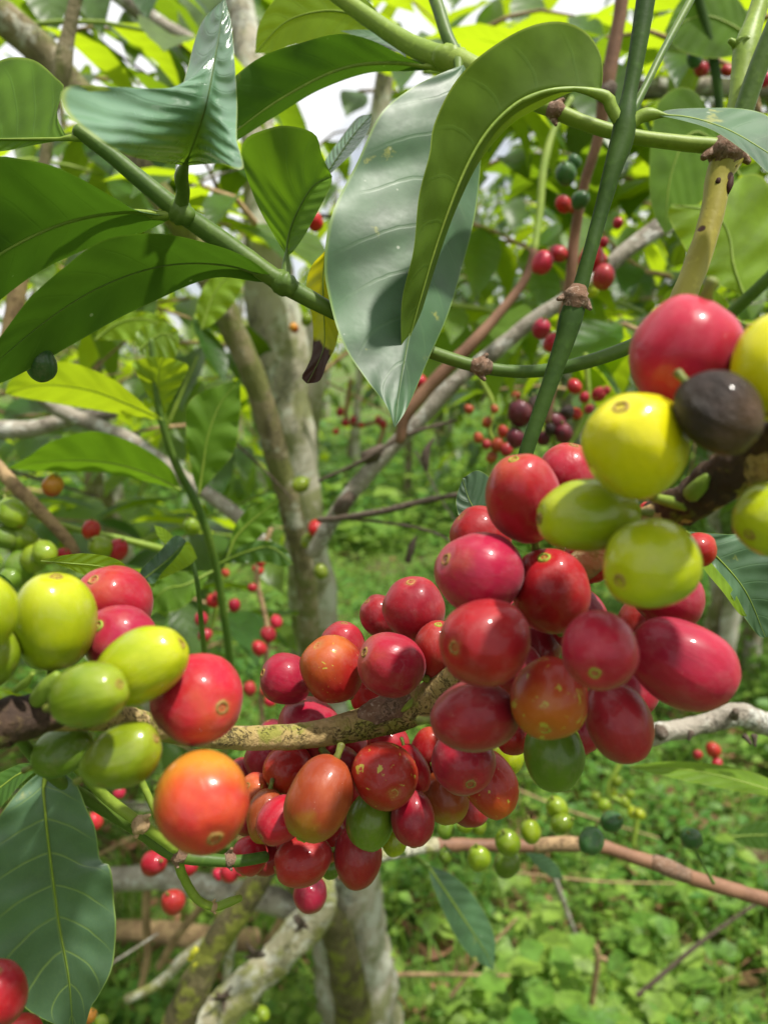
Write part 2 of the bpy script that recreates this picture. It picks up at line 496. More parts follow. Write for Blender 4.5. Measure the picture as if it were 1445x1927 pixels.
M['yelgreen'] = fruit_mat('yellow_green_skin', (0.29, 0.33, 0.006), (0.21, 0.27, 0.007), (0.52, 0.52, 0.01), (0.3, 1.1), 0.5, rough=0.30, coat=0.4, specks=0.2)
M['green'] = fruit_mat('green_skin', (0.165, 0.225, 0.008), (0.12, 0.185, 0.008), (0.34, 0.40, 0.02), (0.4, 1.2), 0.5, rough=0.30, coat=0.4, specks=0.3)
M['dkgreen'] = fruit_mat('dark_green_skin', (0.1, 0.17, 0.012), (0.075, 0.135, 0.012), (0.16, 0.22, 0.02), (0.4, 1.2), 0.4, rough=0.34, specks=0.3)
M['bluegreen'] = fruit_mat('unripe_green_skin', (0.04, 0.11, 0.03), (0.03, 0.085, 0.025), rough=0.34, specks=0.3)
M['overripe'] = fruit_mat('overripe_purple_skin', (0.11, 0.006, 0.018), (0.045, 0.006, 0.014), rough=0.5)
M['black'] = fruit_mat('shrivelled_black_skin', (0.034, 0.020, 0.014), (0.017, 0.011, 0.008), (0.13, 0.07, 0.03), (-0.2, 0.9), 0.6, rough=0.5, coat=0.1, specks=0.2, wrinkle=0.9)
def navel_mat(name, rim, pit, mid):
    g = NG(name)
    ob = g.n('ShaderNodeTexCoord').outputs['Object']
    sz = g.n('ShaderNodeSeparateXYZ'); g.l(ob, sz.inputs[0])
    rad = g.math('SQRT', g.math('ADD', g.math('POWER', sz.outputs[0], 2.0), g.math('POWER', sz.outputs[1], 2.0)))
    n = g.noise(ob, 18, 4, 0.6)
    q = g.math('ADD', rad, g.math('MULTIPLY', g.math('SUBTRACT', n, 0.5), 0.07))
    col = g.mix(g.ramp(q, 0.03, 0.055), mid, pit)
    col = g.mix(g.ramp(q, 0.075, 0.105), col, rim)
    col = g.mix(g.ramp(n, 0.45, 0.75, 0, 0.5), col, pit)
    return g.out(g.prin(col, 0.65, 0.3, normal=g.bump(n, 0.5, 0.0002)))
M['navel'] = navel_mat('corky_navel', (0.24, 0.14, 0.035), (0.11, 0.045, 0.015), (0.19, 0.10, 0.03))
M['navel_green'] = navel_mat('green_navel', (0.24, 0.30, 0.03), (0.12, 0.15, 0.02), (0.26, 0.32, 0.04))
M['navel_red'] = navel_mat('reddish_navel', (0.34, 0.20, 0.05), (0.14, 0.02, 0.012), (0.28, 0.02, 0.015))
M['stalk'] = stem_mat('fruit_stalk', (0.16, 0.20, 0.03), (0.10, 0.10, 0.02), scale=8)
# stems and bark
M['stem_green'] = stem_mat('green_stem', (0.048, 0.10, 0.014), (0.085, 0.14, 0.018))
M['stem_dark'] = stem_mat('dark_green_stem', (0.022, 0.050, 0.010), (0.036, 0.072, 0.012), rough=.6, spec=.12)
M['stem_lime'] = stem_mat('lime_green_stem', (0.15, 0.23, 0.025), (0.20, 0.27, 0.035))
M['stem_spotted'] = stem_mat('yellow_brown_spotted_stem', (0.26, 0.22, 0.035), (0.33, 0.29, 0.05), spot=(0.045, 0.016, 0.010))
M['lesion'] = stem_mat('dark_brown_lesion', (0.055, 0.020, 0.012), (0.04, 0.015, 0.010), rough=.7, spec=.2)
M['stem_brown'] = stem_mat('brown_stem', (0.15, 0.075, 0.045), (0.21, 0.11, 0.065), rough=0.6)
M['twig_tan'] = bark_mat('tan_twig_bark', (0.36, 0.25, 0.13), (0.26, 0.17, 0.09), (0.16, 0.09, 0.05), scale=180, bumpd=0.0008)
M['branch'] = bark_mat('green_brown_branch_bark', (0.40, 0.27, 0.13), (0.30, 0.23, 0.08), (0.48, 0.35, 0.20), moss=(0.19, 0.20, 0.03), mossamt=0.22, scale=210, bumpd=0.0012, crack=0.9)
M['node'] = bark_mat('node_scar_bark', (0.16, 0.085, 0.05), (0.25, 0.16, 0.11), (0.42, 0.32, 0.25), scale=420, bumpd=0.0009, crack=0.8)
M['dead'] = bark_mat('dry_black_brown_bark', (0.040, 0.025, 0.018), (0.085, 0.050, 0.03), (0.13, 0.09, 0.04), moss=(0.16, 0.18, 0.03), mossamt=0.15, scale=260, bumpd=0.0012)
M['trunk'] = bark_mat('pale_trunk_bark', (0.40, 0.37, 0.30), (0.29, 0.26, 0.19), (0.50, 0.47, 0.41), moss=(0.16, 0.17, 0.06), mossamt=0.35, scale=34, bumpd=0.005, crack=0.5, lichen=(0.46, 0.47, 0.40), lamt=0.45, stretch=(1, 1, 0.4))
M['trunk_dark'] = bark_mat('brown_green_trunk_bark', (0.21, 0.175, 0.10), (0.15, 0.125, 0.06), (0.33, 0.29, 0.21), moss=(0.11, 0.12, 0.03), mossamt=0.5, scale=60, bumpd=0.004, lichen=(0.36, 0.36, 0.29), lamt=0.2, stretch=(1, 1, 0.5))
M['grey_branch'] = bark_mat('grey_branch_bark', (0.30, 0.27, 0.22), (0.22, 0.19, 0.15), (0.42, 0.39, 0.33), scale=90, bumpd=0.003, lichen=(0.48, 0.48, 0.43), lamt=0.3)
M['lichen_branch'] = bark_mat('lichen_covered_bark', (0.36, 0.33, 0.22), (0.26, 0.25, 0.13), (0.48, 0.45, 0.34), moss=(0.24, 0.25, 0.06), mossamt=0.4, scale=85, bumpd=0.004, lichen=(0.52, 0.52, 0.42), lamt=0.6, crack=0.4)
M['mossy_branch'] = bark_mat('mossy_brown_bark', (0.13, 0.11, 0.05), (0.09, 0.075, 0.03), (0.22, 0.18, 0.10), moss=(0.20, 0.22, 0.03), mossamt=0.35, scale=85, bumpd=0.003)
M['lichen_yellow'] = bark_mat('yellow_lichen', (0.45, 0.42, 0.02), (0.36, 0.38, 0.03), (0.5, 0.48, 0.1), scale=300, bumpd=0.002, crack=0.1)
M['dark_twig'] = bark_mat('dark_dry_twig_bark', (0.07, 0.05, 0.035), (0.11, 0.08, 0.06), (0.2, 0.17, 0.14), scale=150, bumpd=0.001)
M['dead_leaf'] = leaf_mat('dry_leaf_litter', (0.16, 0.09, 0.045), (0.22, 0.14, 0.08), (0.16, 0.09, 0.04), 0.15, 0.7, 0.2, (0.1, 0.06, 0.03), 0.4, 7, vary=True)

def soil_mat():
    g = NG('weedy_soil')
    ob = g.n('ShaderNodeTexCoord').outputs['Object']
    a = g.noise(ob, 3, 6, 0.6); b = g.noise(ob, 40, 5, 0.65); c = g.noise(ob, 1.1, 4)
    col = g.mix(g.ramp(a, 0.35, 0.65), (0.075, 0.048, 0.030), (0.13, 0.09, 0.058))
    col = g.mix(g.ramp(b, 0.5, 0.75), col, (0.22, 0.16, 0.10))
    col = g.mix(g.ramp(c, 0.32, 0.5, 0, 0.85), col, (0.075, 0.15, 0.02))
    nm = g.bump(g.math('ADD', b, a), 1.0, 0.02)
    return g.out(g.prin(col, 0.95, 0.2, normal=nm))
M['soil'] = soil_mat()
# ------------------------------------------------------------------ hero leaves
def sheet(mb, mid, left, right, n=40, m=7, dl=0.0, dr=0.0, cup=0.0, wave=0.0, wfreq=5, flip=False, seed=0, power=0.6):
    """leaf blade: mid = (px, py, depth) base to tip, left / right margins = (px, py[, depth offset])"""
    ms = [P(*q) for q in catmull(mid, n)]
    dm = [q[2] for q in catmull([(a, b, d * 3000) for a, b, d in mid], n)]
    def edge(e, off):
        pts = [(a[0], a[1], (a[2] if len(a) > 2 else 0.0) * 3000) for a in e]
        pts = [(mid[0][0], mid[0][1], 0)] + pts + [(mid[-1][0], mid[-1][1], 0)]
        out = []
        for i, q in enumerate(catmull(pts, n)):
            d = dm[i] / 3000 + q[2] / 3000 + off * sin(pi * i / n) ** power
            out.append(P(q[0], q[1], d))
        return out
    le, re = edge(left, dl), edge(right, dr)
    base = len(mb.v); W = 2 * m + 1
    for i in range(n + 1):
        t = i / n
        for k in range(W):
            s = (k - m) / m
            e = le[i] if s < 0 else re[i]
            a = abs(s)
            p = ms[i].lerp(e, a)
            span = (e - ms[i]).length
            nn = (ms[i] - CAM).normalized()
            p = p + nn * (cup * span * 4 * a * (1 - a) * 0.25)
            if wave:
                p = p + nn * wave * (a ** 1.6) * sin(2 * pi * (wfreq * t - 0.25 * a) + seed + (1.7 if s > 0 else 0)) * sin(pi * t) ** 0.5
                p = p + nn * wave * 0.6 * a * mnoise.noise(p * 70 + V((seed, 0, 0)))
            mb.v.append(p); mb.uv.append((s, t))
    for i in range(n):
        for k in range(W - 1):
            a = base + i * W + k
            q = (a, a + 1, a + W + 1, a + W)
            mb.f.append(q if not flip else q[::-1])

def leaf(parent, mat, mid, left, right, top=True, rib=1.6, rib_mat=None, petiole=None, label=None, pet_w=9, **kw):
    mb = MB()
    sheet(mb, mid, left, right, **kw)
    # which side faces the camera: top=True shows the upper face
    s = 0.0
    for f in mb.f:
        a, b, c = mb.v[f[0]], mb.v[f[1]], mb.v[f[2]]
        s += (b - a).cross(c - a).dot(CAM - a)
    if (s > 0) != top:
        mb.f = [f[::-1] for f in mb.f]
    o = mb.build('leaf', M[mat], parent)
    if label: o['label'] = label
    if rib:
        pts = [P(*q) for q in catmull(mid, 14)]
        nn = [(CAM - p).normalized() * (0.0002 if top else -0.0002) * (1 if top else -1) for p in pts]
        dd = mid[0][2]
        r0 = rib * dd / F
        pts = [p + q for p, q in zip(pts, nn)]
        rad = [r0 * (1.5 - 1.3 * i / 14) for i in range(15)]
        b2 = MB()
        if petiole:
            pp = [P(*q) for q in petiole]
            pr = [pet_w / 2 * q[2] / F for q in petiole]
            tube(b2, pp + pts[1:4], pr + rad[1:4], seg=8)
            b3 = MB(); tube(b3, pts[1:], rad[1:], seg=6)
            x = b3.build('midrib', M[rib_mat or 'stem_lime'], o)
            b2.build('petiole', M[rib_mat or 'stem_lime'], o)
        else:
            tube(b2, pts, rad, seg=6)
            b2.build('midrib', M[rib_mat or 'stem_lime'], o)
    return o

def node(parent, px, py, d, ax, wpx, lpx, seed=0, mat='node', stubs=True):
    """knobbly node scar: a swollen rough ring round a stem; ax = image direction of the stem"""
    L = sqrt(ax[0] ** 2 + ax[1] ** 2)
    ux, uy = ax[0] / L, ax[1] / L
    pts = []; rad = []
    for t, k in ((-0.5, 0.8), (-0.25, 1.0), (0, 1.12), (0.25, 1.02), (0.5, 0.82)):
        pts.append(P(px + ux * lpx * t, py + uy * lpx * t, d)); rad.append(wpx / 2 * k * d / F)
    mb = MB()
    tube(mb, pts, rad, seg=16, step=wpx * d / F * 0.1, rough=0.22, rscale=700, seed=seed)
    # little stubs of fallen stipules
    r = random.Random(seed)
    for s in ((-1, 1) if stubs else ()):
        a = P(px - uy * wpx * 0.42 * s, py + ux * wpx * 0.42 * s, d)
        b = P(px - uy * wpx * 0.72 * s + ux * lpx * 0.3, py + ux * wpx * 0.72 * s + uy * lpx * 0.3, d - 0.001)
        tube(mb, [a, b], [wpx * 0.2 * d / F, wpx * 0.10 * d / F], seg=7, rough=0.3, rscale=900, seed=seed + 3)
    return mb.build('node', M[mat], parent)

# ---- twig across the upper picture with dark hanging leaves
tw = empty('coffee_twig', P(335, 400, 0.185), 'dark green coffee twig sloping down behind the big drooping grey leaf, with broad shaded leaves', 'twig')
bar('stem', [(146, 244, .176, 26), (180, 270, .178, 28), (220, 300, .18, 30), (330, 392, .185, 36), (430, 462, .19, 38), (530, 532, .193, 36), (620, 582, .196, 30), (700, 622, .2, 25),
             (780, 652, .204, 25), (900, 690, .207, 24), (1000, 699, .206, 24), (1100, 682, .203, 26), (1190, 650, .2, 27), (1300, 600, .196, 27)], M['stem_green'], tw, rough=0.05, rscale=300, seg=16)
node(tw, 905, 690, .2065, (1, .1), 34, 30, 3)
node(tw, 338, 398, .185, (1, .75), 41, 46, 4, 'stem_green', False)
node(tw, 533, 533, .193, (1, .6), 41, 46, 5, 'stem_green', False)
# folded glossy leaf nearest the lens
leaf(tw, 'leaf_wavy', [(348, 312, .172), (368, 262, .158), (388, 200, .150), (405, 110, .150), (424, -4, .154)],
     [(240, 292, -.030), (165, 248, -.036), (120, 208, -.036), (116, 172, -.034), (150, 160, -.030), (205, 196, -.022), (290, 208, -.010), (330, 200, .002), (350, 140, .004), (378, 45, .003)],
     [(415, 308, -.022), (458, 318, -.026), (446, 262, -.012), (447, 200, -.006), (442, 120, -.003), (436, 45, 0)],
     top=True, petiole=[(338, 398, .185), (345, 362, .181), (342, 330, .176)], rib=1.2, pet_w=26, rib_mat='stem_green', wave=.0009, wfreq=4, n=60, m=9,
     label='glossy folded leaf close to the lens')
# left big shaded leaf, tip out of frame
leaf(tw, 'leaf_dark', [(330, 408, .185), (250, 398, .182), (150, 412, .178), (60, 446, .172), (-40, 505, .165), (-130, 580, .16)],
     [(262, 440, .012), (160, 470, .014), (60, 520, .014), (-40, 590, .010)],
     [(262, 398, -.004), (215, 372, -.012), (140, 330, -.018), (60, 302, -.020), (-30, 305, -.018), (-110, 420, -.01)], top=False, rib=3.4, rib_mat='stem_lime', petiole=[(338, 402, .185), (300, 405, .1845), (280, 402, .1835)], pet_w=18, wave=.0014)
# broad dark leaf below the twig
leaf(tw, 'leaf_dark', [(528, 534, .193), (430, 500, .188), (310, 500, .181), (190, 540, .173), (80, 610, .167), (-50, 720, .16)],
     [(480, 530, .004), (400, 523, .008), (300, 562, .010), (200, 612, .010), (100, 670, .009), (0, 722, .006)],
     [(470, 488, -.006), (400, 460, -.012), (300, 440, -.016), (200, 450, -.018), (125, 500, -.016), (60, 558, -.012), (10, 622, -.008), (-30, 680, -.004)],
     top=False, rib=1.5, rib_mat='stem_green', wave=.0014, petiole=[(533, 533, .193), (510, 526, .192)], pet_w=26)
# cupped hanging leaf
leaf(tw, 'leaf_mid', [(540, 482, .198), (545, 440, .196), (562, 395, .193), (590, 350, .19), (625, 332, .188)],
     [(520, 450, .002), (482, 380, .001), (456, 300, 0), (462, 262, -.004), (500, 244, -.006), (540, 236, -.006), (592, 252, -.005), (606, 292, -.003)],
     [(553, 472, -.004), (575, 440, -.008), (605, 385, -.008), (622, 350, -.005)], top=False, rib=2.2, rib_mat='stem_green', wave=.0005,
     petiole=[(540, 530, .194), (538, 505, .196)], pet_w=17)
# small leaf against the sky with a silvery face
leaf(tw, 'leaf_wavy', [(610, 335, .235), (640, 290, .232), (668, 250, .23), (700, 214, .228)],
     [(612, 302, .004), (640, 262, .006), (672, 222, .005)], [(632, 318, -.006), (668, 282, -.008), (694, 244, -.006)], top=True, rib=1.2, wave=.001)
# bright leaf left of the glossy one
leaf(tw, 'leaf_mid', [(128, 262, .176), (60, 262, .18), (0, 262, .185), (-90, 262, .19)],
     [(70, 272, .0), (0, 285, .0), (-60, 280, 0)],
     [(108, 215, .002), (121, 165, .004), (108, 148, .006), (62, 112, .010), (0, 114, .012), (-60, 170, .01)], top=False, rib=2.6, rib_mat='stem_lime', petiole=[(172, 262, .178), (140, 259, .1765)], pet_w=14)
# leaf with brown tip
leaf(tw, 'leaf_yellow', [(614, 470, .212), (608, 530, .214), (610, 600, .214), (610, 650, .212), (596, 688, .206), (578, 722, .198)],
     [(584, 505, .004), (576, 552, .007), (588, 600, .006), (588, 660, .004), (578, 690, 0), (568, 710, 0)],
     [(640, 540, -.001), (640, 600, -.002), (632, 650, -.004), (616, 682, -.004), (602, 716, -.002)], top=True, rib=1.4, rib_mat='stem_lime', wave=.0016, wfreq=2, cup=.12, label='yellowing leaf with a dry brown tip')

# ---- twig at the top with the big grey leaf
tg = empty('coffee_twig', P(860, 115, .218), 'green twig entering over the sky gap and bearing the long drooping grey-green leaf', 'twig')
bar('stem', [(600, -40, .232, 28), (640, -5, .23, 30), (735, 62, .226, 34), (800, 98, .222, 40), (860, 118, .218, 50), (930, 150, .214, 34), (1000, 192, .211, 26), (1043, 208, .2095, 28), (1100, 232, .208, 28), (1180, 255, .207, 27), (1270, 268, .206, 28), (1355, 276, .205, 30)],
    M['stem_lime'], tg, rough=0.04, rscale=300, seg=16)
bar('shoot', [(862, 108, .2175, 24), (842, 70, .219, 24), (826, 20, .222, 24), (806, -40, .226, 26)], M['stem_green'], tg, seg=14)
node(tg, 850, 113, .2185, (1, .35), 46, 56, 7, 'stem_lime', False)
node(tg, 1046, 209, .2092, (1, .3), 35, 24, 8)
leaf(tg, 'leaf_sheen', [(872, 122, .212), (850, 220, .207), (826, 340, .203), (800, 470, .197), (772, 620, .190), (752, 730, .183), (742, 806, .178)],
     [(830, 138, -.001), (775, 165, -.003), (718, 212, -.005), (674, 300, -.006), (630, 390, -.006), (610, 490, -.005), (618, 560, -.004), (648, 650, -.003), (690, 715, -.002), (728, 765, -.001)],
     [(900, 180, .004), (905, 300, .008), (890, 420, .009), (850, 570, .008), (800, 690, .005), (765, 770, .002)],
     top=True, rib=1.6, rib_mat='stem_green', wave=.0017, wfreq=4, n=56, m=9, cup=-.10, label='long drooping grey-green leaf with a silvery sheen',
     petiole=[(852, 112, .2175), (862, 117, .215)], pet_w=20)
leaf(tg, 'leaf_dark', [(832, 130, .222), (740, 118, .219), (640, 130, .214), (530, 185, .208), (440, 250, .203), (380, 300, .20)],
     [(770, 134, .004), (690, 138, .008), (600, 170, .010), (520, 218, .010), (440, 268, .006)],
     [(760, 106, -.003), (700, 76, -.008), (640, 64, -.010), (560, 82, -.012), (470, 120, -.012), (400, 200, -.010)], top=False, rib=3.0, rib_mat='stem_lime', petiole=[(850, 118, .219), (842, 126, .2205)], pet_w=22, wave=.0014)
leaf(tg, 'leaf_sheen', [(765, 110, .231), (740, 84, .233), (700, 66, .236), (640, 58, .240)],
     [(752, 100, -.004), (710, 84, -.006), (670, 68, -.005)], [(755, 84, .006), (730, 66, .008), (690, 56, .006)], top=True, rib=0)
leaf(tg, 'leaf_young', [(735, 62, .240), (690, 36, .243), (620, 20, .248), (540, 40, .252), (480, 100, .256)],
     [(700, 58, .0), (640, 68, 0), (560, 82, 0), (510, 98, 0)], [(700, 10, 0), (630, -40, 0), (540, -20, 0), (490, 40, 0)], top=False, rib=2)
# ---- upright stem with the arching leaf
td = empty('coffee_twig', P(1175, 240, .188), 'upright dark green stem crossing in front, arching leaf on one side and brown collar midway', 'twig')
bar('stem', [(1222, -60, .192, 35), (1214, 0, .191, 35), (1200, 90, .19, 32), (1184, 175, .189, 28), (1176, 225, .188, 40), (1170, 262, .188, 43), (1152, 320, .187, 35), (1130, 400, .187, 28), (1108, 480, .186, 27), (1090, 545, .186, 30), (1076, 590, .186, 44), (1062, 640, .186, 38), (1040, 705, .186, 32), (1014, 780, .186, 29), (990, 850, .186, 28), (968, 930, .187, 26)],
    M['stem_dark'], td, rough=0.03, rscale=300, seg=18)
bar('shoot', [(1176, 235, .1885, 20), (1210, 170, .192, 15), (1250, 90, .198, 14), (1310, -20, .21, 15)], M['stem_green'], td, seg=12)
node(td, 1083, 562, .1855, (-.3, 1), 44, 36, 12)
leaf(td, 'leaf_under', [(1130, 172, .187), (1085, 167, .186), (1000, 180, .184), (930, 232, .183), (882, 305, .183), (850, 380, .184), (820, 465, .186), (792, 560, .188), (770, 640, .19), (758, 694, .191)],
     [(1134, 140, .001), (1128, 98, .002), (1100, 58, .002), (1050, 40, .0), (985, 54, -.002), (905, 104, -.006), (852, 160, -.009), (816, 235, -.011), (808, 290, -.012), (788, 370, -.012), (778, 470, -.010), (757, 560, -.007), (755, 640, -.003)],
     [(1080, 172, .012), (1010, 205, .014), (960, 236, .014), (905, 300, .013), (862, 385, .012), (830, 470, .010), (800, 565, .006), (775, 650, .003)],
     top=False, rib=3.2, rib_mat='stem_lime', petiole=[(1168, 236, .188), (1150, 203, .1875), (1138, 182, .187)], pet_w=24, n=60, m=9, wave=.0006, wfreq=3, cup=.12, label='arching leaf showing its olive underside')
leaf(td, 'leaf_sheen', [(1232, 216, .187), (1300, 222, .185), (1370, 245, .182), (1440, 285, .178), (1540, 350, .174)],
     [(1262, 206, .006), (1330, 203, .009), (1400, 205, .010), (1450, 222, .010), (1520, 280, .006)],
     [(1280, 226, -.004), (1340, 245, -.007), (1400, 285, -.008), (1460, 335, -.007)], top=True, rib=1.6, rib_mat='stem_lime', petiole=[(1180, 240, .188), (1200, 222, .1878), (1222, 215, .1872)], pet_w=24)

# ---- spotted yellow-brown stem near the edge
tf = empty('coffee_twig', P(1365, 285, .206), 'thick yellow-brown stem with dark brown spots rising from behind the pinkish-red cherry', 'twig')
bar('stem', [(1370, 270, .205, 44), (1368, 300, .205, 58), (1352, 330, .205, 48), (1342, 390, .204, 44), (1326, 450, .203, 44), (1305, 510, .202, 46), (1280, 570, .20, 46), (1240, 650, .198, 44)], M['stem_spotted'], tf, rough=0.04, rscale=300, seg=18)
bar('upper_stem', [(1378, 275, .206, 40), (1388, 200, .208, 38), (1398, 130, .21, 42), (1404, 86, .211, 46), (1418, 40, .213, 34), (1450, -60, .216, 34)], M['stem_lime'], tf, seg=16, rough=.03, rscale=300)
bar('side_stem', [(1376, 285, .2045, 36), (1398, 210, .203, 36), (1425, 130, .201, 36), (1470, 20, .198, 36)], M['stem_green'], tf, seg=16)
node(tf, 1366, 288, .2045, (-.1, 1), 60, 44, 21)
node(tf, 1402, 88, .211, (.2, -1), 44, 20, 22, 'stem_lime')

for px, py, w_, l_ in ((1350, 342, 13, 16), (1372, 348, 14, 30), (1341, 434, 11, 7), (1320, 468, 11, 6), (1296, 526, 10, 12), (1295, 551, 11, 9), (1312, 505, 4, 34), (1330, 395, 7, 5)):
    bar('lesion', [(px + l_ * .15, py - l_ * .5, .2025, w_ * .5), (px, py, .2022, w_), (px - l_ * .15, py + l_ * .5, .2023, w_ * .6)], M['lesion'], tf, rough=.25, rscale=700, seg=10)

# ---- lower-corner twig with the big veined leaf
tb = empty('coffee_twig', P(80, 1450, .15), 'thin green twig below the cluster of green cherries, holding the big veined leaf', 'twig')
bar('stem', [(30, 1380, .128, 20), (62, 1420, .138, 22), (110, 1468, .15, 24), (180, 1512, .16, 25), (260, 1560, .166, 27), (328, 1606, .17, 28), (400, 1618, .172, 24), (452, 1620, .174, 22), (500, 1612, .178, 20)], M['stem_green'], tb, rough=.05, rscale=400, seg=12)
bar('side_stem', [(140, 1440, .152, 18), (200, 1500, .158, 20), (265, 1550, .162, 20), (330, 1598, .168, 18)], M['stem_lime'], tb, rough=.05, rscale=400, seg=12)
bar('side_stem', [(262, 1460, .175, 14), (285, 1510, .175, 14), (310, 1560, .174, 16), (330, 1602, .171, 16)], M['stem_lime'], tb, rough=.05, rscale=400)
bar('hanging_shoot', [(332, 1606, .171, 20), (345, 1650, .174, 18), (372, 1692, .176, 16), (402, 1706, .178, 16), (430, 1698, .18, 17), (452, 1690, .182, 14)], M['stem_lime'], tb, rough=.12, rscale=500)
node(tb, 265, 1552, .1605, (1, .6), 34, 18, 31, 'twig_tan')
node(tb, 336, 1607, .17, (1, .3), 34, 20, 32)
node(tb, 432, 1617, .173, (1, 0), 28, 14, 33)
node(tb, 402, 1706, .178, (1, 0), 18, 10, 34, 'twig_tan')
leaf(tb, 'leaf_veined', [(80, 1450, .150), (86, 1530, .150), (96, 1620, .152), (112, 1740, .155), (130, 1840, .157), (138, 1940, .159)],
     [(52, 1472, -.001), (22, 1505, -.003), (-14, 1560, -.005), (-40, 1640, -.007), (-44, 1720, -.008), (-30, 1790, -.007), (8, 1848, -.005), (52, 1900, -.003), (100, 1926, -.002)],
     [(110, 1452, .001), (142, 1472, .002), (164, 1522, .003), (180, 1560, .004), (190, 1618, .004), (208, 1632, .004), (216, 1700, .005), (219, 1750, .005), (212, 1820, .004), (185, 1876, .003), (172, 1895, .002), (158, 1938, .001)],
     top=True, rib=1.9, rib_mat='stem_lime', n=56, m=9, wave=.0006, wfreq=6, cup=.08, label='big dark green leaf with pale yellow veins', petiole=[(110, 1466, .15), (92, 1452, .15)], pet_w=16)
leaf(tb, 'leaf_dark', [(74, 1446, .152), (40, 1455, .152), (10, 1475, .152), (-60, 1530, .15)], [(40, 1475, -.004), (10, 1510, -.006), (-20, 1540, -.004)],
     [(52, 1436, .002), (20, 1445, .003), (-20, 1470, .002)], top=False, rib=1.5)

# ---- the fruiting branch
br = empty('coffee_branch', P(640, 1375, .186), 'thick tan and green fruiting branch running through the cherry clusters, bark cracked at its bend', 'branch')
bar('stem', [(-80, 1400, .118, 66), (20, 1362, .122, 62), (110, 1348, .128, 56), (220, 1352, .140, 50), (330, 1376, .155, 46), (420, 1387, .165, 45), (500, 1388, .172, 46), (580, 1383, .178, 49), (650, 1370, .181, 56), (715, 1352, .182, 64), (770, 1335, .180, 66), (830, 1298, .174, 62), (900, 1240, .166, 60), (980, 1160, .158, 58), (1080, 1075, .148, 58), (1190, 1000, .137, 60), (1290, 950, .126, 66), (1370, 905, .118, 74), (1480, 840, .108, 84)],
    M['branch'], br, rough=0.07, rscale=260, seg=22, step=.0007)
bar('dried_collar', [(1240, 965, .133, 66), (1300, 943, .1245, 78), (1350, 905, .119, 88), (1385, 880, .1155, 86), (1430, 850, .112, 84), (1490, 810, .106, 88)], M['dead'], br, rough=0.22, rscale=420, seg=18, step=.0008, seed=4)
bar('dried_collar', [(-70, 1392, .1175, 88), (0, 1362, .1205, 84), (60, 1345, .124, 82), (110, 1340, .127, 64)], M['dead'], br, rough=0.22, rscale=420, seg=18, step=.0008, seed=6)
bar('dried_collar', [(668, 1356, .181, 26), (700, 1342, .1805, 46), (740, 1330, .1795, 52), (785, 1312, .178, 44), (815, 1300, .176, 22)], M['node'], br, rough=0.16, rscale=420, seg=18, step=.0008, seed=8)
bar('bract', [(1300, 930, .119, 34), (1318, 912, .117, 30), (1330, 896, .116, 14)], M['stem_lime'], br, rough=.1, rscale=500)
bar('bract', [(1225, 935, .127, 16), (1262, 945, .124, 22), (1290, 950, .122, 24)], M['stem_lime'], br, rough=.1, rscale=500)
bar('bract', [(30, 1300, .121, 12), (50, 1285, .119, 16), (62, 1268, .118, 8)], M['stem_lime'], br, rough=.1, rscale=500)
bar('bract', [(70, 1318, .122, 30), (92, 1290, .12, 34), (108, 1270, .119, 18)], M['stem_lime'], br, rough=.1, rscale=500)
bar('bract', [(752, 1340, .1765, 6), (772, 1325, .1755, 14), (790, 1305, .1755, 6)], M['stem_lime'], br)
leaf(br, 'leaf_sheen', [(1290, 1000, .165), (1340, 1040, .168), (1400, 1110, .172), (1440, 1200, .176)], [(1320, 1055, -.002), (1362, 1100, -.004), (1392, 1150, -.003), (1425, 1195, -.001)],
     [(1360, 1005, .004), (1440, 1010, .006), (1500, 1080, .006), (1480, 1170, .004)], top=True, rib=1.5, rib_mat='stem_lime', wave=.0012, label='grey-green leaf with a dry pale tip')
leaf(br, 'leaf_young', [(1296, 1010, .163), (1330, 1050, .165), (1375, 1105, .168), (1405, 1160, .171)], [(1320, 1065, -.002), (1360, 1115, -.003), (1390, 1155, -.001)], [(1325, 1045, 0), (1368, 1098, 0)], top=False, rib=0)
leaf(br, 'leaf_sheen', [(960, 1010, .185), (915, 985, .187), (885, 945, .189), (870, 900, .19)], [(900, 1000, .0), (866, 975, 0), (858, 940, 0)], [(950, 960, .0), (930, 910, 0), (900, 885, 0)], top=True, rib=1)

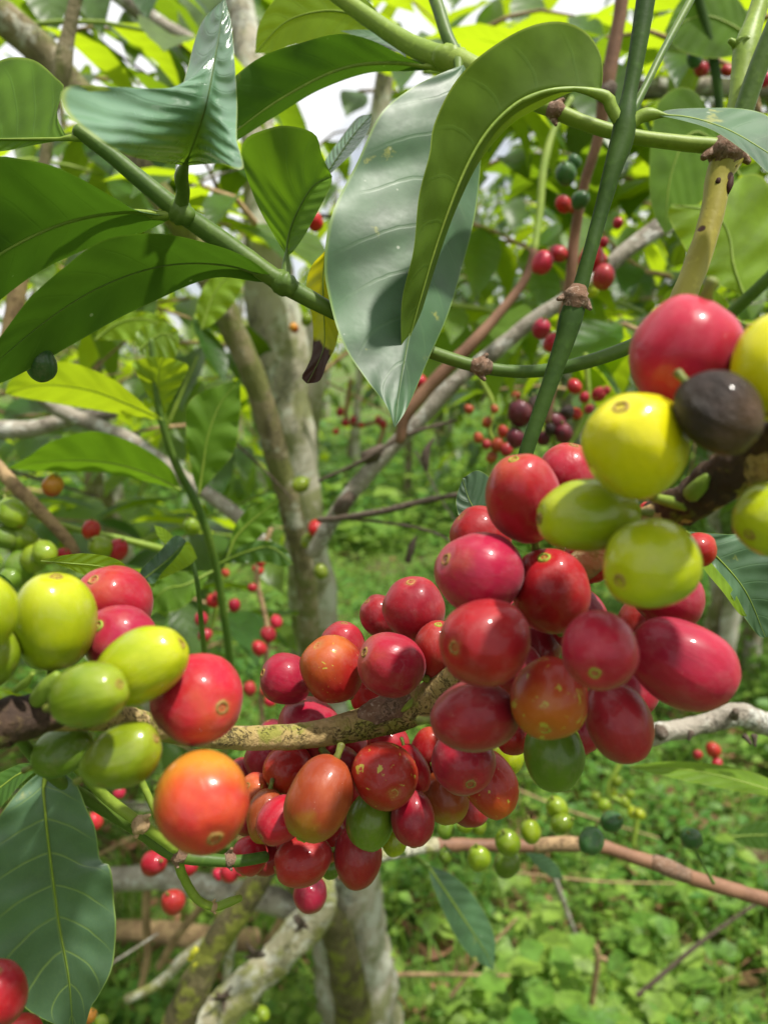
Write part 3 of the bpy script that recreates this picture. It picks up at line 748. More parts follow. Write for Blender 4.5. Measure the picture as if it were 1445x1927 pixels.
# ------------------------------------------------------------------ cherries
def fruit_mesh(seed, squash=0.97):
    r = random.Random(seed)
    mb = MB(); NR, NS = 22, 32
    ph = [r.uniform(0, 6.28) for _ in range(3)]
    off = V((r.uniform(0, 50), r.uniform(0, 50), r.uniform(0, 50)))
    mb.v.append(V((0, 0, -0.985)))
    for i in range(1, NR):
        a = pi * i / NR
        for k in range(NS):
            b = 2 * pi * k / NS
            rr = sin(a) ** 0.94
            x, y, z = rr * cos(b), rr * sin(b) * squash, -cos(a)
            if z > 0.93: z = 0.93 + (z - 0.93) * 0.35
            d = V((x, y, z))
            d *= 1 + 0.075 * mnoise.noise(d * 1.15 + off) + 0.012 * mnoise.noise(d * 3.1 + off) + 0.008 * cos(2 * b + ph[0]) * sin(a)
            mb.v.append(d)
    mb.v.append(V((0, 0, 0.945)))
    for k in range(NS):
        mb.f.append((0, 1 + (k + 1) % NS, 1 + k))
    for i in range(NR - 2):
        for k in range(NS):
            a = 1 + i * NS + k; b = 1 + i * NS + (k + 1) % NS
            mb.f.append((a, b, b + NS, a + NS))
    top = len(mb.v) - 1; base = 1 + (NR - 2) * NS
    for k in range(NS):
        mb.f.append((base + k, base + (k + 1) % NS, top))
    me = bpy.data.meshes.new('cherry_skin'); me.from_pydata(mb.v, [], mb.f)
    me.polygons.foreach_set('use_smooth', [True] * len(me.polygons)); me.update()
    me.materials.append(M['red'])
    return me

def navel_mesh(seed):
    r = random.Random(seed); mb = MB(); NS = 20
    prof = [(0.165, 0.930), (0.145, 0.958), (0.122, 0.972), (0.103, 0.962), (0.088, 0.925), (0.066, 0.905), (0.045, 0.925), (0.02, 0.948), (0.004, 0.95)]
    for (q, z) in prof:
        for k in range(NS):
            b = 2 * pi * k / NS
            j = 1 + 0.22 * mnoise.noise(V((cos(b) * 2 + seed * 9, sin(b) * 2, q * 9)))
            mb.v.append(V((q * j * cos(b), q * j * sin(b), z + 0.022 * mnoise.noise(V((cos(b) * 3, sin(b) * 3, q * 20 + seed))))))
    for i in range(len(prof) - 1):
        for k in range(NS):
            a = i * NS + k; b = i * NS + (k + 1) % NS
            mb.f.append((a, b, b + NS, a + NS))
    mb.f.append(tuple((len(prof) - 1) * NS + k for k in range(NS)))
    me = bpy.data.meshes.new('navel'); me.from_pydata(mb.v, [], mb.f)
    me.polygons.foreach_set('use_smooth', [True] * len(me.polygons)); me.update()
    me.materials.append(M['navel'])
    return me

def stalk_mesh():
    mb = MB()
    tube(mb, [V((0, 0, -0.93)), V((0.02, 0.01, -1.08)), V((0.05, 0.0, -1.28))], [0.14, 0.10, 0.13], seg=10)
    me = bpy.data.meshes.new('stalk'); me.from_pydata(mb.v, [], mb.f)
    me.polygons.foreach_set('use_smooth', [True] * len(me.polygons)); me.update()
    me.materials.append(M['stalk'])
    return me

FR = [fruit_mesh(i, 0.96 + 0.01 * (i % 4)) for i in range(6)]
NV = [navel_mesh(i) for i in range(3)]
ST = stalk_mesh()

def setmat(o, m):
    s = o.material_slots[0]; s.link = 'OBJECT'; s.material = m

# px, py, half width px, length ratio, axis (towards the navel: image x, image up, towards camera), depth, skin, navel skin, label
LC = 'green-and-red cluster above the veined leaf'
CH = [
 # cluster above the big veined leaf
 (102, 1170, 79, 1.20, (.16, 1, .25), .117, 'yelgreen', 'navel', 'largest yellow-green cherry, plump and upright, in the cluster above the big veined leaf'),
 (-42, 1152, 70, 1.15, (.1, 1, .2), .112, 'yelgreen', 'navel', 'bright yellow-green cherry cut by the frame edge, level with the plump upright one'),
 (-34, 1236, 64, 1.15, (-.3, -.4, .8), .112, 'green', 'navel', 'dull green cherry cut by the frame edge, just above the dark dried collar'),
 (214, 1135, 71, 1.05, (-.2, .5, .5), .136, 'pink', 'navel_red', 'upper of the two pinkish-red cherries stacked behind the green ones above the veined leaf'),
 (228, 1207, 69, 1.05, (-.36, .55, .76), .134, 'pink', 'navel_green', 'lower of the two stacked pinkish-red cherries, a pale green navel facing out'),
 (268, 1252, 70, 1.34, (.88, .48, .15), .115, 'yelgreen', 'navel', 'long yellow-green cherry lying tilted beside the red one with white glint'),
 (166, 1308, 60, 1.36, (.93, .36, .35), .107, 'green', 'navel', 'smooth olive-green cherry lying across the dark collar, in front of the long yellow-green one'),
 (371, 1315, 85, 1.05, (.70, -.02, .70), .119, 'pink', 'navel', 'large glossy red cherry with white glint touching the bare tan branch'),
 (118, 1413, 45, 1.25, (.6, .3, -.3), .135, 'dkgreen', 'navel', 'dark shaded green cherry tucked below the dark collar, over the veined leaf base'),
 (230, 1424, 58, 1.38, (.85, .48, .1), .114, 'green', 'navel', 'oval mid-green cherry hanging lowest among the green ones, above the thin green twig'),
 (382, 1508, 91, 1.04, (.42, -.46, .78), .116, 'turning', 'navel', 'big orange cherry turning red, bright glint on top, beside the central red cluster'),
 (-8, 1872, 58, 1.08, (.2, .9, .3), .125, 'crimson', 'navel', 'deep red cherry cut by the frame edge, over the lower part of the veined leaf'),
 (40, 1950, 40, 1.05, (.2, .5, .5), .14, 'red', 'navel', 'red cherry mostly below the frame, under the deep red one by the veined leaf'),
 # central cluster on the bare branch
 (538, 1277, 49, 1.02, (-.8, .3, .4), .190, 'crimson', 'navel_red', 'plain red cherry at the outer end of the row above the bare branch'),
 (625, 1258, 61, 1.05, (-.39, .78, .48), .178, 'redorange', 'navel_red', 'orange-red cherry with round navel on top, in the row above the bare branch'),
 (644, 1212, 42, 1.05, (.1, .9, .2), .194, 'dullred', 'navel', 'red cherry peeping out behind the orange-red one above the bare branch'),
 (736, 1250, 62, 1.06, (-.80, .43, .41), .170, 'pink', 'navel', 'glossy pinkish-red cherry with yellow-rimmed navel on its side, above the branch bend'),
 (779, 1144, 59, 1.03, (-.12, .88, .45), .178, 'purple', 'navel_red', 'purple-red cherry dusted with pale specks, topmost of the central cluster'),
 (716, 1160, 38, 1.1, (-.5, .6, .2), .196, 'purple', 'navel', 'dark purple cherry half hidden behind the speckled purple-red one'),
 (822, 1224, 45, 1.30, (.02, .92, .35), .172, 'dullred', 'navel_green', 'narrow dull red cherry with pale navel ring on top, wedged behind the big ripe one'),
 (582, 1373, 61, 1.07, (-.3, .2, -.6), .196, 'crimson', 'navel', 'purplish-red cherry crossed by the bare tan branch'),
 (702, 1312, 42, 1.0, (0, .3, -.6), .198, 'red', 'navel', 'bright red cherry in the gap between branch and glossy pinkish cherry'),
 (542, 1447, 46, 1.05, (-.4, -.3, .3), .186, 'red', 'navel', 'small red cherry just below the branch, next to the long brown-orange one'),
 (500, 1428, 40, 1.1, (-.3, -.6, -.3), .200, 'crimson', 'navel', 'red cherry in shade hanging straight down under the bare branch'),
 (514, 1382, 26, 1.1, (-.3, .8, 0), .204, 'purple', 'navel', 'sliver of purple cherry showing just over the bare branch'),
 (600, 1504, 61, 1.34, (-.40, -.88, .25), .161, 'brown', 'navel_green', 'long brown-orange cherry hanging tilted in the middle of the central cluster'),
 (724, 1459, 62, 1.06, (.26, -.20, .94), .164, 'scuffed', 'navel_red', 'round red cherry with yellow scuff marks and a navel facing the viewer'),
 (776, 1448, 31, 1.5, (.3, -.8, .2), .176, 'crimson', 'navel', 'narrow crimson cherry squeezed behind the scuffed round one'),
 (872, 1434, 60, 1.05, (.12, -.38, .91), .166, 'purple', 'navel', 'purplish-red cherry with a yellow-ringed navel, under the big ripe cluster'),
 (921, 1474, 50, 1.34, (.45, -.88, .15), .172, 'redorange', 'navel', 'orange-red oval cherry hanging at the outer end, below the yellow-ringed navel one'),
 (838, 1500, 46, 1.1, (.3, -.8, .2), .184, 'brown', 'navel', 'brown-orange cherry behind and between the two lowest hanging red ones'),
 (777, 1541, 42, 1.24, (.0, -.95, .3), .168, 'crimson', 'navel', 'crimson cherry hanging point-down next to the dull green one, tip navel dark'),
 (697, 1545, 47, 1.12, (-.25, -.90, .3), .172, 'dkgreen', 'navel_green', 'dull green cherry hanging under the scuffed round red one'),
 (673, 1612, 45, 1.27, (.1, -.95, .1), .180, 'dullred', 'navel', 'dark red cherry with rough tip, lowest of the central cluster, under the green one'),
 (569, 1619, 47, 1.18, (-.85, -.2, .25), .178, 'dullred', 'navel', 'broad brick-red cherry underneath the long brown-orange one'),
 (528, 1543, 42, 1.18, (-.66, -.42, .62), .171, 'crimson', 'navel', 'magenta-red cherry with small pale-ringed navel beside the long brown-orange one'),
 (500, 1535, 36, 1.40, (-.15, -.95, .2), .176, 'brown', 'navel', 'olive-brown cherry showing as a crescent behind the magenta-red one'),
 (482, 1487, 33, 1.0, (-.2, .3, .4), .188, 'redorange', 'navel', 'small light red cherry beside the big orange one'),
 (508, 1490, 30, 1.1, (0, .5, .3), .192, 'brown', 'navel', 'small greenish-brown cherry behind the light red one next to the big orange one'),
 (470, 1611, 34, 1.05, (-.2, -.7, .3), .186, 'crimson', 'navel', 'dark red cherry at the bottom beside the twig end, outermost of the low row'),
 (500, 1613, 33, 1.05, (.1, -.8, .3), .190, 'dullred', 'navel', 'dark red cherry second from the twig end in the low row'),
 (584, 1683, 33, 1.05, (0, -.8, -.3), .235, 'pink', 'navel', 'lone bright red cherry hanging under the brick-red one, over the pale trunk'),
 (622, 1632, 20, 1.1, (0, -.8, 0), .200, 'dkgreen', 'navel', 'tiny dark green cherry peeping out between the two lowest red ones'),
 (742, 1585, 24, 1.1, (0, -.8, 0), .198, 'yelgreen', 'navel', 'small yellow-green cherry mostly hidden behind the hanging crimson one'),
 (806, 1408, 34, 1.2, (.3, .8, .1), .190, 'red', 'navel', 'red cherry with a sharp pale tip pointing up, under the branch bend'),
 (955, 1424, 30, 1.1, (0, -.6, 0), .190, 'yelgreen', 'navel', 'yellowish cherry mostly hidden beside the dull green hanging one'),
 (455, 1452, 26, 1.05, (-.5, -.3, 0), .205, 'purple', 'navel', 'small purplish cherry in the shade beside the big orange one'),
 # big ripe cluster
 (1288, 667, 104, 1.02, (-.2, -.8, -.3), .100, 'pink', 'navel', 'biggest pinkish-red cherry with white glint, above the shrivelled black one'),
 (1466, 688, 90, 1.18, (-.2, -.8, .2), .102, 'yellow', 'navel', 'yellow cherry cut by the frame edge behind the shrivelled black one'),
 (1195, 839, 97, 1.12, (-.46, .62, .62), .103, 'yellow', 'navel', 'big glossy bright yellow cherry next to the shrivelled black one'),
 (1352, 776, 73, 1.16, (.62, -.72, .3), .097, 'black', 'navel', 'shrivelled black cherry between the yellow ones'),
 (1454, 975, 70, 1.1, (-.6, -.3, .3), .104, 'yelgreen', 'navel', 'olive-yellow cherry cut by the frame edge below the dark dried collar'),
 (1104, 970, 70, 1.42, (-.97, -.06, .15), .115, 'yelgreen', 'navel', 'long yellow-green cherry lying flat under the big bright yellow one'),
 (1225, 1062, 85, 1.12, (-.80, -.30, .5), .106, 'yelgreen', 'navel', 'large yellow-green cherry lower than the flat-lying long one, over a red one'),
 (986, 940, 71, 1.26, (-.30, .85, .40), .134, 'pink', 'navel_green', 'tall dusky red cherry beside the flat-lying yellow-green one, pale navel on top'),
 (1066, 893, 58, 1.05, (.1, .6, .2), .150, 'pink', 'navel', 'dusky red cherry behind the tall one, under the big bright yellow one'),
 (904, 1010, 58, 1.0, (-.5, .5, .2), .150, 'crimson', 'navel', 'red cherry peeping out between the pale leaf and the rounded big red one'),
 (903, 1080, 79, 1.05, (-.7, .3, .3), .134, 'pink', 'navel', 'rounded big light red cherry without visible navel, over the pair with side and top navels'),
 (1036, 1112, 74, 1.17, (-.26, .80, .52), .138, 'crimson', 'navel_green', 'deep red egg-shaped cherry with a yellow-green navel on top, over the dark gap'),
 (911, 1209, 85, 1.02, (-.74, .0, .66), .122, 'crimson', 'navel', 'big round deep red cherry with tan navel on its outer side'),
 (1127, 1222, 73, 1.12, (-.34, -.40, .85), .114, 'crimson', 'navel_green', 'glossy red cherry with bright green navel and white glint, centre of the ripe cluster'),
 (1285, 1250, 81, 1.27, (.86, -.46, .2), .128, 'crimson', 'navel', 'largest long dark red cherry pointing outward over the grey twig'),
 (1033, 1315, 75, 1.04, (-.28, -.55, .79), .128, 'blotched', 'navel_green', 'orange cherry with green blotches, among dark red ones'),
 (893, 1348, 68, 1.22, (.9, .12, .1), .134, 'purple', 'navel', 'purple-red cherry lying on its side, beside the orange blotched one'),
 (1163, 1360, 63, 1.25, (.35, -.90, .2), .136, 'dullred', 'navel', 'dark red egg-shaped cherry hanging in front of the grey twig'),
 (1043, 1420, 58, 1.16, (.0, -.95, .1), .146, 'dkgreen', 'navel_green', 'dull green cherry hanging below the orange blotched one'),
 (965, 1385, 34, 1.05, (0, -.6, 0), .160, 'crimson', 'navel', 'red cherry mostly hidden between the purple-red and the orange blotched one'),
 (1108, 1050, 48, 1.05, (0, -.6, 0), .152, 'red', 'navel', 'red cherry glimpsed between the two large yellow-green ones'),
 (1255, 1120, 62, 1.1, (.6, -.4, 0), .140, 'crimson', 'navel', 'red cherry peeping out underneath the lower large yellow-green one'),
 (1312, 1035, 32, 1.1, (.6, .2, 0), .146, 'red', 'navel', 'sliver of red cherry at the outer rim of the lower large yellow-green one'),
 (1222, 968, 24, 1.1, (0, .6, 0), .145, 'red', 'navel', 'small red cherry in the gap under the big bright yellow one'),
]
for (x, y, w_, d_, sk) in ((560, 1462, 40, .196, 'crimson'), (640, 1448, 42, .198, 'dullred'), (690, 1492, 44, .192, 'crimson'), (745, 1520, 40, .192, 'dullred'), (825, 1452, 42, .192, 'crimson'), (612, 1578, 42, .190, 'crimson'), (646, 1570, 40, .194, 'dullred'), (882, 1510, 42, .194, 'dullred'), (556, 1572, 40, .188, 'crimson'), (655, 1412, 40, .200, 'crimson'), (730, 1400, 40, .198, 'red'), (465, 1540, 30, .196, 'crimson')):
    CH.append((x, y, w_, 1.08, (.2, -.7, .2), d_, sk, 'navel', 'dark red cherry deep inside the central cluster, mostly hidden by those in front'))
for (x, y, w_, d_, sk) in ((1085, 1165, 58, .158, 'crimson'), (965, 1262, 56, .158, 'crimson'), (1005, 1215, 50, .165, 'dullred'), (1180, 1290, 58, .156, 'crimson'), (1215, 1180, 52, .156, 'dullred'), (1085, 1370, 48, .162, 'crimson'), (965, 1180, 50, .166, 'crimson'), (1135, 990, 52, .158, 'red')):
    CH.append((x, y, w_, 1.08, (.2, -.7, .2), d_, sk, 'navel', 'red cherry deep inside the big ripe cluster, glimpsed through gaps between others'))
# let touching cherries settle along the view axis so that none sinks far into another
pos = [[c[0], c[1], c[5]] for c in CH]
rad = [c[2] * (1 + (c[3] - 1) * 0.45) for c in CH]
for it in range(60):
    for i in range(len(CH)):
        for j in range(i + 1, len(CH)):
            pi_, pj = P(*pos[i]), P(*pos[j])
            need = (rad[i] * pos[i][2] + rad[j] * pos[j][2]) / F * 0.90
            dist = (pi_ - pj).length
            if dist < need:
                f, b = (i, j) if pos[i][2] <= pos[j][2] else (j, i)
                e = min(0.0006, (need - dist) * 0.5)
                pos[b][2] += e * 0.8; pos[f][2] -= e * 0.2
cherries = []
for i, (c, q) in enumerate(zip(CH, pos)):
    px, py, wpx, ratio, ax, d0, skin, nav, lab = c
    d = q[2]
    o = bpy.data.objects.new('coffee_cherry', FR[i % 6])
    COL.objects.link(o)
    setmat(o, M[skin])
    axis = (ax[0] * RT + ax[1] * UP - ax[2] * FW).normalized()
    o.rotation_mode = 'QUATERNION'
    spin = Quaternion((0, 0, 1), (i * 2.399) % 6.28)
    o.rotation_quaternion = axis.to_track_quat('Z', 'Y') @ spin
    b = wpx * d / F
    # keep the seen outline: an axis that points at the lens shows no length
    al = sqrt(max(0.0, 1 - axis.dot(-FW) ** 2))
    o.location = P(px, py, d)
    o.scale = (b, b, b * ratio)
    tag(o, lab, 'coffee cherry', 'cherries hidden deep in the clusters' if 'deep inside the central' in lab else 'cherries glimpsed inside the ripe cluster' if 'deep inside' in lab else 'coffee cherries in the foreground clusters')
    n = bpy.data.objects.new('navel', NV[i % 3]); COL.objects.link(n); n.parent = o
    setmat(n, M[nav])
    s = bpy.data.objects.new('stalk', ST); COL.objects.link(s); s.parent = o
    cherries.append(o)
# ripe fruit gives way where it is pressed against its neighbours
bpy.context.view_layer.update()
def reach(o, d):
    l = o.rotation_quaternion.inverted() @ d
    return sqrt(sum((l[k] * o.scale[k]) ** 2 for k in range(3)))
for o in cherries:
    planes = []
    for p in cherries:
        if p is o: continue
        dv = p.location - o.location; L = dv.length
        if L < 1e-6: continue
        d = dv / L; a, b = reach(o, d), reach(p, d)
        if a + b > L:
            planes.append((d, max(a * .62, min(a, a - (a + b - L) * .5)) - .00004))
    if not planes: continue
    me = o.data.copy(); R_ = o.rotation_quaternion; sc_ = o.scale
    for v in me.vertices:
        w_ = R_ @ V((v.co.x * sc_.x, v.co.y * sc_.y, v.co.z * sc_.z))
        for d, h in planes:
            e = w_.dot(d) - h
            k = h * .07                       # soft shoulder round the flat
            if e > -k:
                w_ = w_ - d * (e if e > k else (e + k) ** 2 / (4 * k))
        q_ = R_.inverted() @ w_
        v.co = V((q_.x / sc_.x, q_.y / sc_.y, q_.z / sc_.z))
    me.update(); m_ = o.material_slots[0].material
    o.data = me; setmat(o, m_)
# ------------------------------------------------------------------ foliage built leaf by leaf
LEAFP = [(0.0, 0.02), (0.10, 0.30), (0.26, 0.78), (0.45, 1.0), (0.64, 0.88), (0.82, 0.48), (0.93, 0.16), (1.0, 0.015)]

def add_leaf(mb, base, d, up, L, W, curl=0.6, fold=0.35, rnd=0.5, wavy=0.06, ph=0.0):
    """one elliptical pointed leaf, arched along its length and folded along its rib"""
    d = d.normalized(); side = d.cross(up)
    if side.length < 1e-4: side = d.orthogonal()
    side.normalize(); nrm = side.cross(d).normalized()
    b = len(mb.v); p = V(base); prev = 0
    for i, (t, wv) in enumerate(LEAFP):
        ang = curl * t
        dd = d * cos(ang) - nrm * sin(ang); nn = nrm * cos(ang) + d * sin(ang)
        p = p + dd * (L * (t - prev)); prev = t
        wz = wavy * W * sin(7 * t + ph)
        hw = W * 0.5 * wv
        mb.v.append(p - side * hw * cos(fold) + nn * (hw * sin(fold) + wz * wv)); mb.uv.append((-1, t)); mb.rnd.append(rnd)
        mb.v.append(p); mb.uv.append((0, t)); mb.rnd.append(rnd)
        mb.v.append(p + side * hw * cos(fold) + nn * (hw * sin(fold) - wz * wv)); mb.uv.append((1, t)); mb.rnd.append(rnd)
    for i in range(len(LEAFP) - 1):
        a = b + i * 3
        mb.f.append((a, a + 1, a + 4, a + 3)); mb.f.append((a + 1, a + 2, a + 5, a + 4))

def leafy_twig(stems, fol, pts, r0, r, Lleaf, gap, start=0.1, droop=0.5, tone=(0.0, 1.0)):
    """a twig with opposite leaf pairs"""
    tot = sum((a - b).length for a, b in zip(pts, pts[1:]))
    n = max(2, int(tot / gap))
    sm = [V(q) for q in catmull([tuple(p) for p in pts], n)]
    if stems is not None:
        tube(stems, pts, [r0 * (1 - 0.6 * i / (len(pts) - 1)) for i in range(len(pts))], seg=6, step=0.03)
    for i in range(n + 1):
        if i / n < start: continue
        t = (sm[min(i + 1, n)] - sm[max(i - 1, 0)]).normalized()
        s = t.cross(V((0, 0, 1)))
        if s.length < 0.2: s = V((cos(i * 1.57 + r.random()), sin(i * 1.57), 0))
        s.normalize()
        for sg in (-1, 1):
            if r.random() < 0.12: continue
            d = (s * sg * r.uniform(0.7, 1.1) + t * r.uniform(0.3, 0.9) + V((0, 0, r.uniform(-0.55, 0.25) * droop * 2)))
            L = Lleaf * r.uniform(0.7, 1.15)
            up = V((r.uniform(-.35, .35), r.uniform(-.35, .35), 1))
            add_leaf(fol, sm[i] + d.normalized() * r0, d, up, L, L * r.uniform(0.36, 0.46), r.uniform(0.2, 1.1) * (0.4 + droop), r.uniform(0.1, 0.5), tone[0] + (tone[1] - tone[0]) * r.random(), 0.06, r.uniform(0, 6))
    # end leaf
    t = (sm[-1] - sm[-2]).normalized()
    add_leaf(fol, sm[-1], t, V((0, 0, 1)), Lleaf * 0.8, Lleaf * 0.32, 0.5, 0.3, tone[1])

def coffee_tree(label, x, y, h, stems_n, seed, spread=0.75, z0=0.35, mat='fol_back', dens=1.0, lean=0.12, Lleaf=0.13, azim=None, top_thin=0.0):
    r = random.Random(seed)
    root = empty('coffee_tree', (x, y, 0), label, 'tree', 'coffee trees of the plantation')
    fol = MB(); st = MB()
    for k in range(stems_n):
        a = r.uniform(0, 6.28)
        bx, by = x + 0.06 * cos(a), y + 0.06 * sin(a)
        hh = h * r.uniform(0.8, 1.0)
        tp = V((bx + r.uniform(-lean, lean) * hh * 1.2, by + r.uniform(-lean, lean) * hh, hh))
        pts = [V((bx, by, -0.05)), V((bx, by, 0)).lerp(tp, 0.35) + V((r.uniform(-.05, .05), r.uniform(-.05, .05), 0)), V((bx, by, 0)).lerp(tp, 0.7), tp]
        mb = MB(); tube(mb, pts, [0.030, 0.024, 0.017, 0.006], seg=9, rough=0.12, rscale=25, seed=seed + k)
        mb.build('trunk', M['trunk_dark'] if k % 2 else M['trunk'], root)
        z = z0 + r.uniform(0, .1); ang = r.uniform(0, 6.28)
        while z < hh - 0.03:
            f = z / hh
            c = V((bx, by, 0)).lerp(tp, f)
            ang += 1.9 + r.uniform(-.5, .5)
            for o in (0, pi):
                if r.random() > dens * (1 - top_thin * f): continue
                if azim and not azim(ang + o): continue
                ln = spread * (1.1 - 0.75 * f) * r.uniform(0.6, 1.1)
                dr = V((cos(ang + o), sin(ang + o), 0))
                p1 = c + dr * ln * 0.4 + V((0, 0, ln * 0.16)); p2 = c + dr * ln * 0.75 + V((0, 0, ln * 0.10)); p3 = c + dr * ln + V((0, 0, -ln * r.uniform(0.05, 0.35)))
                leafy_twig(st, fol, [c, p1, p2, p3], 0.0045, r, Lleaf, 0.062, 0.25 if f < .8 else .05, 0.5)
            z += r.uniform(0.07, 0.12)
    cr = fol.build('crown', M[mat], root)
    st.build('branch', M['twig_tan'], root)
    return root

def berry_mesh():
    me = FR[0].copy()
    return me
SB = FR

def berry(px, py, rpx, d, skin, lab, grp, ratio=1.12, name='coffee_cherry', mode='d', seed=0):
    p = P(px, py, d) if mode == 'd' else PY(px, py, d)
    dep = (p - CAM).dot(FW)
    r = random.Random(int(px * 31 + py * 17))
    o = bpy.data.objects.new(name, SB[r.randrange(6)]); COL.objects.link(o)
    setmat(o, M[skin])
    ax = V((r.uniform(-.5, .5), r.uniform(-.5, .5), r.uniform(-1, -.2))).normalized()
    o.rotation_mode = 'QUATERNION'
    o.rotation_quaternion = ax.to_track_quat('Z', 'Y')
    b = rpx * dep / F
    o.location = p; o.scale = (b * .96, b * .96, b * ratio)
    k = bpy.data.objects.new('stalk', ST); COL.objects.link(k); k.parent = o
    if rpx > 15:
        k = bpy.data.objects.new('navel', NV[0]); COL.objects.link(k); k.parent = o
    tag(o, lab, 'coffee cherry', grp)
    return o

def berries(lab, grp, d, lst):
    for q in lst:
        px, py, rp, skin = q[:4]
        berry(px, py, rp, d + (q[4] if len(q) > 4 else R0.uniform(-.012, .012)), skin, lab, grp)
    if len(lst) > 2 and 'twig' not in lab:
        # the thin fruit-bearing twig that the bunch sits on
        ps = sorted((q[:3] for q in lst), key=lambda q: q[1] + .3 * q[0])
        path = [(ps[0][0] + 20, ps[0][1] - 60)] + [(sum(q[0] for q in ps[a:a + 3]) / len(ps[a:a + 3]), sum(q[1] for q in ps[a:a + 3]) / len(ps[a:a + 3])) for a in range(0, len(ps), 3)] + [(ps[-1][0] - 12, ps[-1][1] + 60)]
        bar('twig', [(x, y, d + .006, 7 + .25 * ps[0][2]) for x, y in path], M['twig_tan' if len(lst) % 2 else 'stem_lime'], nt_, rough=.1, rscale=120)

# ------------------------------------------------------------------ the near coffee tree: trunk, limbs, leafy shoots
nt_ = empty('coffee_tree', PY(690, 1990, .98) * 1.0, 'old coffee tree with a pale lichen-spotted trunk and brown limbs right behind the cherries', 'tree', 'coffee trees of the plantation')
nt_.location.z = 0
bar('trunk', [(440, -60, .92, 53), (462, 60, .90, 56), (480, 180, .88, 62), (492, 320, .86, 70), (500, 450, .84, 81), (512, 560, .83, 100), (528, 680, .83, 104), (548, 820, .83, 85), (568, 960, .84, 79), (585, 1100, .85, 85), (596, 1230, .87, 97), (612, 1400, .89, 106), (638, 1600, .92, 127), (662, 1780, .95, 142), (680, 1960, .98, 159), (705, 2300, 1.04, 181)],
    M['trunk'], nt_, rough=.13, rscale=26, seg=26, mode='Y', step=.006)
bar('limb', [(-40, 0, .60, 60), (50, 70, .61, 64), (130, 155, .62, 58), (225, 262, .63, 48), (330, 410, .645, 46), (400, 535, .66, 48), (440, 620, .67, 48), (478, 710, .68, 46), (505, 800, .69, 45), (535, 910, .70, 44), (562, 1020, .715, 42), (578, 1120, .73, 39), (588, 1240, .75, 40), (610, 1400, .80, 45), (645, 1560, .86, 48)],
    M['trunk_dark'], nt_, rough=.14, rscale=38, seg=20, mode='Y', step=.005, seed=3)
bar('limb', [(735, 60, .9, 30), (722, 160, .9, 34), (700, 300, .9, 40), (660, 450, .89, 46), (620, 560, .88, 54), (590, 690, .87, 58), (575, 800, .87, 52), (575, 900, .86, 50)], M['trunk'], nt_, rough=.12, rscale=38, seg=14, mode='Y', seed=5)
bar('limb', [(560, 1640, .80, 60), (600, 1700, .82, 56), (640, 1780, .86, 60), (668, 1927, .92, 74), (690, 2100, .97, 90)], M['mossy_branch'], nt_, rough=.16, rscale=38, seg=16, mode='Y', seed=6)
bar('limb', [(612, 1660, .60, 36), (602, 1705, .60, 62), (560, 1760, .59, 66), (510, 1812, .58, 62), (470, 1850, .57, 66), (420, 1900, .56, 72), (360, 1970, .55, 76), (250, 2080, .53, 80)], M['lichen_branch'], nt_, rough=.20, rscale=60, seg=20, mode='Y', step=.004, seed=7)
bar('limb', [(520, 1610, .50, 38), (490, 1650, .50, 44), (452, 1710, .50, 48), (405, 1780, .50, 54), (370, 1850, .50, 58), (335, 1930, .50, 62), (290, 2050, .50, 66)], M['mossy_branch'], nt_, rough=.12, rscale=60, seg=18, mode='Y', step=.004, seed=8)
for px, py, wq, s in ((366, 1790, 13, 1), (360, 1802, 10, 2), (368, 1815, 7, 4)):
    bar('lichen_patch', [(px - wq * .3, py + wq * .3, .488, wq), (px + wq * .3, py - wq * .3, .488, wq * .8)], M['lichen_yellow'], nt_, rough=.4, rscale=300, mode='Y', seed=s)
for px, py, s in ((570, 1738, 1), (420, 1876, 3), (480, 1796, 2)):
    mb = MB(); r = random.Random(s)
    for k in range(7):
        a = PY(px, py, .55); d = V((r.uniform(-1, 1), r.uniform(-.9, .1), r.uniform(-.4, 1))).normalized()
        tube(mb, [a, a + d * .006, a + d * r.uniform(.009, .014) + V((0, 0, .002))], [.0030, .0016, .0006], seg=6, rough=.3, rscale=500)
    mb.build('spur', M['dark_twig'], nt_)
limbs2 = [
 ('grey_branch', [(90, 425, .8, 26), (180, 435, .8, 28), (300, 442, .8, 30), (420, 450, .82, 28)]),
 ('grey_branch', [(-20, 810, .62, 38), (60, 808, .62, 34), (130, 790, .62, 26), (215, 775, .62, 24)]),
 ('grey_branch', [(80, 745, .6, 28), (120, 775, .6, 30), (200, 808, .6, 28), (250, 830, .6, 28), (340, 895, .6, 28), (440, 965, .6, 28), (520, 1050, .6, 30)]),
 ('twig_tan', [(45, 430, .55, 30), (38, 500, .55, 38), (28, 580, .55, 32), (10, 650, .55, 26), (-30, 760, .55, 24)]),
 ('trunk_dark', [(150, -30, .5, 24), (130, 60, .5, 26), (118, 130, .5, 34), (100, 200, .5, 20), (85, 300, .5, 22), (52, 430, .5, 22)]),
 ('grey_branch', [(212, 1655, .8, 44), (300, 1650, .8, 46), (400, 1672, .8, 48), (500, 1690, .8, 50), (590, 1725, .82, 50)]),
 ('grey_branch', [(200, -30, .9, 34), (250, 10, .9, 34), (300, 45, .9, 30), (420, 110, .9, 26)]),
]
for i, (mt, sp) in enumerate(limbs2):
    bar('limb', sp, M[mt], nt_, rough=.14, rscale=55, seg=12, mode='Y', seed=20 + i)
bar('limb', [(205, 1750, 1.1, 34), (290, 1752, 1.1, 40), (385, 1765, 1.1, 44), (480, 1768, 1.1, 40)], M['twig_tan'], nt_, rough=.1, rscale=55, mode='Y')
